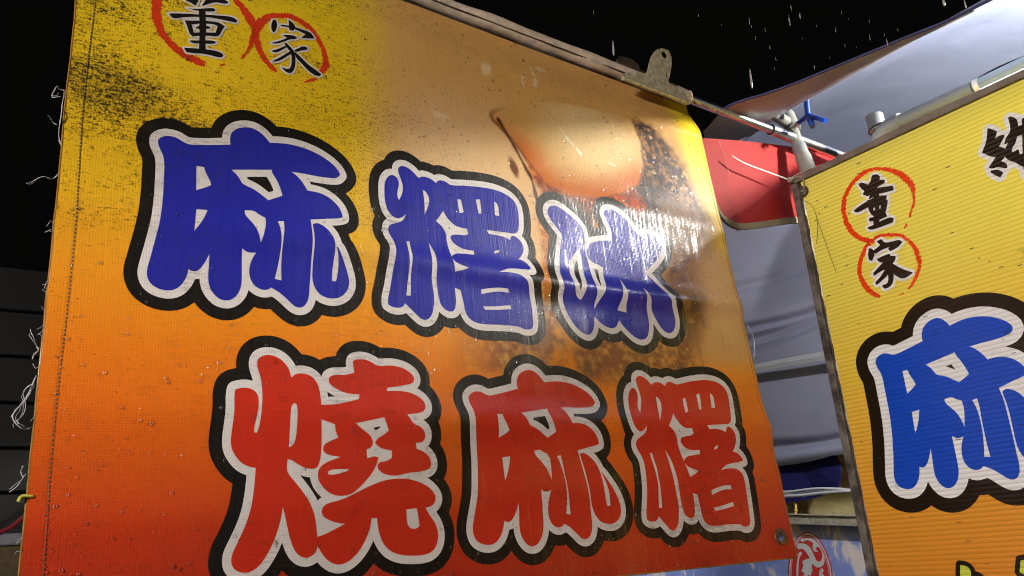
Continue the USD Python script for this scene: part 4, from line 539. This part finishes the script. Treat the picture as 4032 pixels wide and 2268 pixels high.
put(sg, 'eyelet', torus((SX - .0015, .7434, 2.1444), (1, 0, 0), .0073, .0030), RUST, 60)
hair = smooth_line([[SX - .002, .7445, 2.128], [SX - .003, .729, 2.105], [SX - .003, .728, 2.085], [SX - .002, .738, 2.048]], 8)
put(sg, 'hair_thread', tube(hair, .0004, 5), RUST, 60)
put(sg, 'hair_thread', tube(smooth_line([[SX - .002, .728, 2.090], [SX - .003, .722, 2.05], [SX - .002, .714, 1.99]], 8), .00035, 5), RUST, 60)
CL = sbox(-SY0 + .004, SZB, -SYR, SZ1 - .004)
o = on_sign(sg, 'character', glyph('ma_sign').buffer(.0330).intersection(CL), .0004, C_BLACK, 'large blue character with white and black outlines on the yellow sign'); G = glyph('ma_sign')
w_ = on_sign(o, 'white_outline', G.buffer(.0135), .0008, C_WHITE); on_sign(o, 'lettering', G, .0012, C_BLUE)
for ring, key, sd in (('ring_dong_sign', 'dong_sign', 8), ('ring_jia_sign', 'jia_sign', 9)):
    r_ = on_sign(sg, 'brushed_ring', brush(ring, sd), .0004, C_RED, 'black brush character in a red ring on the yellow sign'); G = glyph(key)
    on_sign(r_, 'white_halo', G.buffer(.0052), .0008, C_WHITE); on_sign(r_, 'lettering', G.buffer(.0012), .0012, C_BLACK)
G = glyph('chun'); r_ = on_sign(sg, 'brush_character', G.buffer(.0080), .0004, C_WHITE, 'black brush character with a white edge near the top of the sign'); on_sign(r_, 'lettering', G.buffer(.0018), .0008, C_BLACK)
G = glyph('yel'); r_ = on_sign(sg, 'lime_character', G.buffer(.0062), .0005, C_BLACK, 'tops of a lime green character at the bottom of the sign'); on_sign(r_, 'lettering', G, .0009, C_LIME)
scr = []
for _ in range(60):
    y, z = RNG.uniform(.30, .74), RNG.uniform(1.52, 2.15); a, l = RNG.uniform(-.6, .6), RNG.uniform(.001, .006)
    scr.append(bx((SX - .0016, y - l, z - .0004), (SX - .0002, y + l * .3, z + .0004)))
put(sg, 'dirt_specks', cat(scr), RUST, kind='stuff')

# ---------------------------------------------------------------- pvc post, knob, zip tie
post = Thing('pvc_post', 'grey plastic post of stacked fittings at the sign corner under the canopy', 'post', PTS['pvc'][0])
A, B = np.array(PTS['pvc'][0]), np.array(PTS['pvc'][2]); d = (B - A); at = lambda t: A + d * t
put(post, 'lower_socket', tube([[1.2175, .7425, .02], [1.2170, .7440, 2.05], at(-.06), at(.27), at(.30)], [.0140, .0140, .0142, .0138, .0125], 24), PVC_B, 40)
put(post, 'socket_lip', torus(at(.02), d, .0138, .0022), PVC_B, 60)
put(post, 'middle_socket', tube([at(.30), at(.31), at(.44), at(.45)], [.0115, .0124, .0122, .011], 24), PVC, 40)
put(post, 'pipe', tube([at(.45), at(1.25)], .0102, 24), PVC_B, 40)
put(post, 'clamp', tube([at(.70), at(.71), at(.90), at(.91)], [.0120, .0136, .0134, .0118], 24), PVC_B, 40)
put(post, 'clamp_ring', torus(at(.68), d, .0122, .0026), PVC_B, 60)
ts = at(.78); put(post, 'side_socket', tube([ts + [-.055, -.004, .002], ts + [-.012, 0, 0]], [.0095, .0105], 20), PVC_B, 40)
kb = Thing('knob', 'blue plastic three armed hand knob bolted to the grey post', 'knob', PTS['knob'][0])
K = [np.array(p) for p in PTS['knob']]
put(kb, 'hub', trimesh.creation.icosphere(2, .0062).apply_translation(K[0]), BLUE_P, True)
put(kb, 'arm', tube([K[0], K[1]], .0050, 14), BLUE_P, 40); put(kb, 'arm', tube([K[0], K[2]], [.0052, .0044], 14), BLUE_P, 40); put(kb, 'arm', tube([K[0], K[3] + [-.004, -.003, 0]], [.0055, .0050], 14), BLUE_P, 40)
bd = (K[3] + [-.004, -.003, 0] - K[0]); bd /= np.linalg.norm(bd); put(kb, 'arm_cap', tube([K[3] + [-.004, -.003, 0] - bd * .0004, K[3] + [-.004, -.003, 0] + bd * .0012], .0046, 14), STEEL, 40)
put(kb, 'stem', tube([K[0], K[4]], [.0048, .0040], 14), BLUE_P, 40)
cb = at(.80); bo = np.array(K[4]); nd = bo - K[0]; nd /= np.linalg.norm(nd)
put(kb, 'bolt', tube([bo, bo + nd * .016], .0052, 6), STEEL)
zt = Thing('zip_tie', 'pale zip tie whose long tail sticks out over the red valance', 'cable tie', PTS['zip'][5])
zp = smooth_line(PTS['zip'], 6); zw = np.array([0, .0, .0013]); zs2 = np.stack([zp - zw, zp + zw], 1)
zp2 = zp + np.array([0, 0.004, 0]) * np.linspace(1, 0, len(zp))[:, None] * 4
ZIP = plain('nylon', (.26, .21, .155), .5)
put(zt, 'tail', sheet(np.stack([zp2 - zw, zp2 + zw], 1), .0011, (0, -1, 0)), ZIP)
put(zt, 'lock', bx(np.array(PTS['zip'][5]) - [.005, .004, .004], np.array(PTS['zip'][5]) + [.005, .002, .005], .001), ZIP)
lp = [[1.167, .7555, 2.1678], [1.176, .737, 2.160], [1.179, .742, 2.147], [1.192, .748, 2.150], [1.222, .752, 2.172], [1.236, .752, 2.186], [1.222, .7335, 2.193], [1.196, .7395, 2.1865], [1.176, .756, 2.176], [1.167, .7555, 2.170]]
put(zt, 'loop', tube(smooth_line(lp, 6), .0016, 8), ZIP, 60)

# ---------------------------------------------------------------- canopy
can = Thing('canopy', 'pale canopy cloth with a dark blue edge above the sign', 'canopy', (1.2, .3, 2.3))
O, F_ = np.array(PTS['outer']), np.array(PTS['fold'])
resample = lambda p, n: np.stack([np.interp(np.linspace(0, 1, n), np.r_[0, np.cumsum(np.linalg.norm(np.diff(p, axis=0), axis=1))] / np.linalg.norm(np.diff(p, axis=0), axis=1).sum(), p[:, k]) for k in range(3)], -1)
n = 60
oo, ff = resample(O[:10], n), resample(F_, n)
k = np.linspace(0, 1, 8)[None, :, None]
hemP = oo[:, None] * (1 - k) + ff[:, None] * k; hemP[..., 2] -= .004 * np.sin(k[..., 0] * np.pi)
put(can, 'hem_flap', sheet(hemP, .0012, (-.2, 0, 1)), HEM, 30)
R0 = np.vstack([F_[2:9], O[9:12] + [0, 0, 0], [[1.19, -.1, 2.27], [1.24, -1.1, 2.27]]])
R0 = np.vstack([[F_[2] + [.0, .35, .0]], R0]); R0[0, 0] = 1.25
rr = resample(R0, 90)
rr[:, 2] += .0
kk = np.linspace(0, 1, 70) ** 1.3
P = np.stack([np.stack([rr[:, 0] + 2.2 * t_, rr[:, 1] + .0 * t_, 2.3 + .32 * np.tanh(np.maximum(rr[:, 0] + 2.2 * t_ - 1.18, -.1) / .5)], -1) for t_ in kk], 1)
P[:, :, 2] += (rr[:, 2] - P[:, 0, 2])[:, None] * np.clip(1 - kk / .12, 0, 1)[None]
P[:, :, 2] += .010 * (meshkit.fbm(P * [5, 3, 1], 3, 31) - .5) * np.clip(kk / .1, 0, 1)[None]
put(can, 'roof_cloth', sheet(P, .0012, (0, 0, 1)), CANOPY, 30)
put(can, 'piping', tube(smooth_line(O, 4) + [0, 0, .0016], .0022, 8), NAVY_E, 60)

# ---------------------------------------------------------------- tube lamp of the stall; bulb and flood lamp out of view
tl_ = Thing('tube_lamp', 'slim clear tube lamp at the end of the grey pipe above the sign', 'lamp', (1.35, .1, 2.268))
def half(y0, y1, r, a0, a1, nseg=14):
    a = np.linspace(a0, a1, nseg); P_ = np.stack([np.stack([1.35 + r * np.cos(a), np.full_like(a, y), 2.268 + r * np.sin(a)], -1) for y in (y0, y1)], 1); return P_
put(tl_, 'housing', sheet(half(-.62, .500, .0112, -1.05, math.pi + 1.05), .0010, (0, 0, 0.0)), plain('clear_housing', (.42, .47, .52), .12, .3), 60)
put(tl_, 'diffuser', sheet(half(-.62, .499, .0108, math.pi + 1.06, 2 * math.pi - 1.06), -.0008, (0, 0, 1)), glow('tube_light', (.86, .94, 1.0), TUBE_POWER), 60)
put(tl_, 'end_cap', tube([[1.35, .4995, 2.268], [1.35, .508, 2.268]], .0122, 20), plain('white_cap', (.7, .7, .68), .4), 40)
pp = Thing('grey_pipe', 'grey plastic pipe with an elbow behind the top of the sign', 'pipe', (1.35, .683, 2.278))
e = np.array([1.35, .683, 2.270])
put(pp, 'arm', tube([[1.35, .512, 2.268], e + [0, -.045, .0]], .0125, 24), PVC, 40)
put(pp, 'elbow', tube(smooth_line([e + [0, -.045, 0], e + [0, -.020, -.001], e + [0, -.004, -.010], e + [0, 0, -.035]], 5), .0150, 24), PVC, 40)
put(pp, 'elbow_collar', torus(e + [0, -.045, 0], (0, 1, 0), .0138, .0022), PVC_B, 60)
put(pp, 'upper_stub', tube([e + [0, -.001, .002], e + [0, -.001, .033]], [.0150, .0152], 24), PVC, 40)
put(pp, 'stub_ring', torus(e + [0, -.001, .006], (0, .25, 1), .0155, .0016), BLACK_R, 60)
put(pp, 'riser', tube([e + [0, 0, -.034], [1.35, .684, .0]], .0125, 24), PVC, 40)

cbp = np.array(PTS['cable'])
cb_ = Thing('black_cable', 'thin black cable lying along the top of the grey pipe and tube lamp', 'cable', cbp[0])
put(cb_, 'sheath', tube(smooth_line(cbp, 6), .0030, 8), BLACK_R, 60)

bl = Thing('unseen_bulb', 'unseen round bulb under the canopy, placed to light the banner top and red valance', 'lamp', BULB_AT)  # out of view; placed for the glare and shadow edges on the banner
bc = np.array(BULB_AT)
put(bl, 'bulb', trimesh.creation.icosphere(3, .030).apply_translation(bc), glow('unseen_bulb_light', (1.0, .95, .86), BULB_POWER), True)
put(bl, 'socket', tube([bc + [0, 0, .031], bc + [0, 0, .036], bc + [0, 0, .062]], [.012, .016, .014], 16), LAMP_B, 40)
put(bl, 'flex', tube([bc + [0, 0, .06], bc + [0, 0, .099]], .003, 8), BLACK_R, 60)
fl = Thing('unseen_flood_lamp', 'unseen square flood lamp on a stand behind the viewer, placed to light banner and sign', 'lamp', (FLOOD_AT[0], FLOOD_AT[1], 0))  # out of view; placed to light the banner and the sign front
fc = np.array(FLOOD_AT); aim = np.array([.75, .60, 1.90]) - fc; aim /= np.linalg.norm(aim)
sd_ = np.cross(aim, [0, 0, 1]); sd_ /= np.linalg.norm(sd_); u_ = np.cross(sd_, aim)
def oriented(lo, hi):
    b = bx(lo, hi, .004); v = b.vertices; b.vertices = fc + v[:, :1] * sd_ + v[:, 1:2] * u_ + v[:, 2:] * aim; return b
put(fl, 'housing', oriented((-.115, -.095, -.06), (.115, .095, -.004)), LAMP_B)
for lo, hi in (((-.115, .080, -.0035), (.115, .095, .012)), ((-.115, -.095, -.0035), (.115, -.080, .012)), ((-.115, -.0795, -.0035), (-.100, .0795, .012)), ((.100, -.0795, -.0035), (.115, .0795, .012))): put(fl, 'bezel', oriented(lo, hi), LAMP_B)
put(fl, 'lens', oriented((-.099, -.079, -.0035), (.099, .079, .001)), glow('unseen_flood_light', (1.0, .90, .80), FLOOD_POWER))
put(fl, 'pole', tube([[fc[0], fc[1], .3], fc - aim * .07 + [0, 0, -.02]], .014, 14), LAMP_B, 40)
for a in (0.3, 2.4, 4.5): put(fl, 'leg', tube([[fc[0], fc[1], .55], [fc[0] + .42 * math.cos(a), fc[1] + .42 * math.sin(a), .0]], .010, 10), LAMP_B, 40)

# ---------------------------------------------------------------- red valance behind the post
val = Thing('red_valance', 'red cloth valance with a beige bound lower edge between banner and sign', 'valance', (1.15, .79, 2.08))
top, bot, trm = (np.array(PTS[k]) for k in ('val_top', 'val_bot', 'val_trim'))
xs_ = np.linspace(.982, 1.55, 70)
ext = lambda p: np.vstack([p, [1.55, .79, p[-1][2] + (1.55 - p[-1][0]) * .17]])
tz = np.interp(xs_, *np.vstack([top, [1.55, .79, 2.322]])[:, [0, 2]].T)
from scipy.interpolate import PchipInterpolator
bz = PchipInterpolator(*ext(bot)[:, [0, 2]].T)(np.clip(xs_, .9906, 1.55)); rz = bz - np.interp(xs_, [.98, 1.03, 1.08, 1.2, 1.55], [.012, .0105, .0105, .0115, .012])
wav = lambda x, z: .79 + .006 * np.sin(x * 26) * np.clip((2.25 - z) / .15, 0, 1) + .004 * np.sin(x * 9 + 1)
kk = np.linspace(0, 1, 24)
P = np.stack([np.stack([xs_, wav(xs_, tz * (1 - t_) + bz * t_), tz * (1 - t_) + bz * t_], -1) for t_ in kk], 1)
put(val, 'cloth', sheet(P, .0012, (0, 1, 0)), RED_C, 30)
P = np.stack([np.stack([xs_, wav(xs_, bz * (1 - t_) + rz * t_) - .0016, bz * (1 - t_) + .0008 + (rz - bz) * t_ * 1.0 + bz * t_], -1) for t_ in np.linspace(0, 1, 4)], 1)
put(val, 'edge_binding', sheet(P, .0040, (0, 1, 0)), TRIM, 30)
vst = [tube([[1.035 + .012 * t_, .7865, 2.225 - .055 * t_], [1.035 + .012 * (t_ + .012), .7860, 2.225 - .055 * (t_ + .02)]], .0006, 4) for t_ in np.linspace(0, 1, 16)]
put(val, 'stitching', cat(vst), THREAD, kind='stuff')
put(val, 'edge_drop', trimesh.creation.icosphere(2, .0030).apply_translation([1.046, .788, 2.0695]), DROP, True)

# ---------------------------------------------------------------- things seen through the gap
tp = Thing('grey_tarpaulin', 'slack grey tarpaulin wall hanging beyond the gap between banner and sign', 'tarpaulin', (2.3, 1.6, 1.8))
ys = np.linspace(1.0, 2.4, 120); tb = np.array(PTS['tarpbot']); bzv = np.interp(ys, tb[::-1, 1], tb[::-1, 2])
zf = np.linspace(0, 1, 260)
P = np.stack([np.stack([2.3 + 0 * ys, ys, bzv * (1 - t_) + 2.95 * t_], -1) for t_ in zf], 1)
yy, zz = P[..., 1], P[..., 2]
P[..., 0] += -.02 * np.sin(np.clip((1.86 - zz) / .06, 0, 1) * 3.1) + .02 * (meshkit.fbm(np.stack([yy * 2.2, zz * 5, 0 * yy], -1), 3, 41) - .5)
for z0, sl_, am, wd in ((2.275, .02, .030, .012), (2.245, -.05, .040, .016), (2.215, -.10, .022, .010), (1.865, .03, .030, .016), (2.42, .03, .02, .02)):
    P[..., 0] += am * np.exp(-((zz - z0 - sl_ * (yy - 1.6) - .006 * np.sin(yy * 11)) / wd) ** 2) * np.tanh((yy - 1.2) * 2)
put(tp, 'cloth', sheet(P, .002, (1, 0, 0)), GREY_T, 30)
S_ = smooth_line(np.vstack([[2.29, 2.2, 2.125], PTS['strap'], [2.29, 1.15, 2.075]]), 6)
P = np.stack([S_ + [-.036, 0, .014], S_ + [-.040, 0, 0], S_ + [-.036, 0, -.014]], 1)
put(tp, 'strap', sheet(P, .002, (1, 0, 0)), GREY_S, 30)
nv = Thing('navy_cloth', 'dark navy cloth flap hanging under the grey tarpaulin', 'cloth', (2.36, 1.66, 1.72))
for key, th in (('navy', .006), ('navy2', .004)):
    p = np.array(PTS[key]); pg = Polygon(np.c_[-p[:, 1], p[:, 2] + (.05 if key == 'navy' else 0) * (p[:, 2] > 1.79)]).buffer(.0); m_ = extrude(pg, th); v = m_.vertices.copy(); m_.vertices = np.stack([2.325 + v[:, 2] + .006 * np.sin(v[:, 0] * 30), -v[:, 0], v[:, 1]], -1); m_.invert()
    put(nv, 'flap' if key == 'navy' else 'lower_fold', m_, NAVY)
fm = Thing('plastic_film', 'shiny clear plastic film stretched in bands across the gap', 'plastic film', (2.25, 1.6, 1.70))
for p, r in zip(PTS['bands'], (.0034, .0042, .0026, .0024)):
    p = np.array(p); p = np.vstack([p[0] + [0, .35, -.012], p, p[-1] + [0, -.25, -.015]]); put(fm, 'rolled_edge', tube(smooth_line(p, 6), r, 8), POLY, 60)
a_, b_ = smooth_line(np.array(PTS['bands'][0]), 8), smooth_line(np.array(PTS['bands'][1]), 8)
a_, b_ = resample(a_, 30), resample(b_, 30)
put(fm, 'film', sheet(np.stack([a_ * (1 - t_) + b_ * t_ + [.003 * math.sin(t_ * 9), 0, 0] for t_ in np.linspace(.05, .95, 8)], 1), .0006, (1, 0, 0)), mat('thin_film', {'a': ('transparent_bsdf', {'color': (.85, .88, .95)}), 'b': ('principled_bsdf', {'base_color': (.5, .55, .68), 'roughness': .25}), 'm': ('mix_closure', {'fac': .25})}, [('a.BSDF', 'm.closure1'), ('b.BSDF', 'm.closure2')], surface='m.closure'), 30)
ol = Thing('olive_curtain', 'olive beige curtain in soft folds behind the metal rail', 'curtain', (2.5, 1.7, 1.3))
ys = np.linspace(.9, 2.9, 120); zv = np.linspace(1.2, 2.0, 40)
YY, ZZ = np.meshgrid(ys, zv, indexing='ij')
XX = 2.41 + .014 * np.sin(ZZ * 62 + 2.2 * YY + 2 * meshkit.fbm(np.stack([YY * 3, ZZ * 3, 0 * YY], -1), 2, 51)) + .012 * np.sin(YY * 5)
put(ol, 'cloth', sheet(np.stack([XX, YY, ZZ], -1), .002, (1, 0, 0)), OLIVE, 30)
cdp = np.array(PTS['cord']); cdt = Thing('yellow_cord', 'short yellow cord hanging in front of the olive curtain', 'cord', cdp[-1])
put(cdt, 'strand', tube(smooth_line(np.vstack([cdp[0] + [0, .01, .03], cdp]), 5), .0042, 8), plain('yellow_cord_fibre', (.72, .50, .10), .6), 60)
put(cdt, 'knot', trimesh.creation.icosphere(2, .0062).apply_translation(cdp[2]), plain('yellow_cord_knot', (.72, .50, .10), .6), True)
bd_ = Thing('poster_board', 'worn blue printed board with a round red emblem below the banner corner', 'poster', (2.1, 1.6, 1.0))
rl = lambda y: 1.6187 + (y - 1.3626) * .1006
ysb = np.linspace(.95, 3.2, 40); P = np.stack([np.stack([2.1 + 0 * ysb, ysb, np.full_like(ysb, .95) * (1 - t_) + (rl(ysb) - .018) * t_], -1) for t_ in np.linspace(0, 1, 10)], 1)
put(bd_, 'printed_face', sheet(P, .006, (1, 0, 0)), POSTER)
put(bd_, 'board_back', bx((2.108, .95, .90), (2.13, 3.2, 1.58)), BROWN)
for y in (1.0, 3.1): put(bd_, 'leg', bx((2.132, y, 0), (2.17, y + .04, 1.5)), LAMP_B)
def on_poster(parent, name, poly, lift, m):
    pts = flat_tri(poly, 1.0); v = np.stack([np.full(len(pts.vertices), 2.0995 - lift), -pts.vertices[:, 0], pts.vertices[:, 1]], -1)
    return put(parent, name, trimesh.Trimesh(v, pts.faces, process=False), m)
em = [ringed((np.c_[-np.array(r)[:, 1], np.array(r)[:, 2]] * 1e4).ravel()) for r in PTS['emblem_o']]
dsk = on_poster(bd_, 'emblem', em[0], .0006, P_RED)
on_poster(dsk, 'emblem_ring', em[0].buffer(-.0035).difference(em[0].buffer(-.0075)), .0012, P_WHITE)
on_poster(dsk, 'emblem_ring', em[0].buffer(-.0100).difference(em[0].buffer(-.0112)), .0012, P_WHITE)
on_poster(dsk, 'emblem_figure', unary_union(em[1:]).intersection(em[0].buffer(-.012)).buffer(.0004), .0012, P_WHITE)
tr_ = Thing('metal_rail', 'galvanised metal rail along the top of the blue board', 'rail', (2.085, 1.6, 1.63))
P = np.stack([np.stack([np.full_like(ysb, 2.08), ysb, rl(ysb) + h_], -1) for h_ in (-.0165, .0085)], 1)
put(tr_, 'bar', sheet(P, .024, (1, 0, 0)), GALV)
put(tr_, 'lip', sheet(np.stack([np.stack([np.full_like(ysb, 2.0795 - d_), ysb, rl(ysb) + .0088], -1) for d_ in (-.03, .003)], 1), .0018, (0, 0, 1)), GALV)

# ---------------------------------------------------------------- rain
dropsm = []
rg = np.random.default_rng(8)
lst = list(PTS['rain'])
for x, y, z, l, wd in lst:
    p = np.array([x, y, z]); dist = np.linalg.norm(p - EYE); L_, W_ = l / 3270 * dist, wd / 3270 * dist
    v = trimesh.creation.icosphere(2, 1.0); vv = v.vertices * [W_ * .22, W_ * .22, L_ * .42]; vv[:, :2] *= (1 - .45 * np.clip(vv[:, 2:] / (L_ * .5), -.2, 1))
    vv[:, 0] += .10 * vv[:, 2]; dropsm.append(trimesh.Trimesh(vv + p, v.faces, process=False))
rn = Thing('rain', 'falling rain drops catching the light against the black sky', 'rain', (1.2, .6, 2.4), kind='stuff')
put(rn, 'drops', cat(dropsm), RAIN, True, kind='stuff')
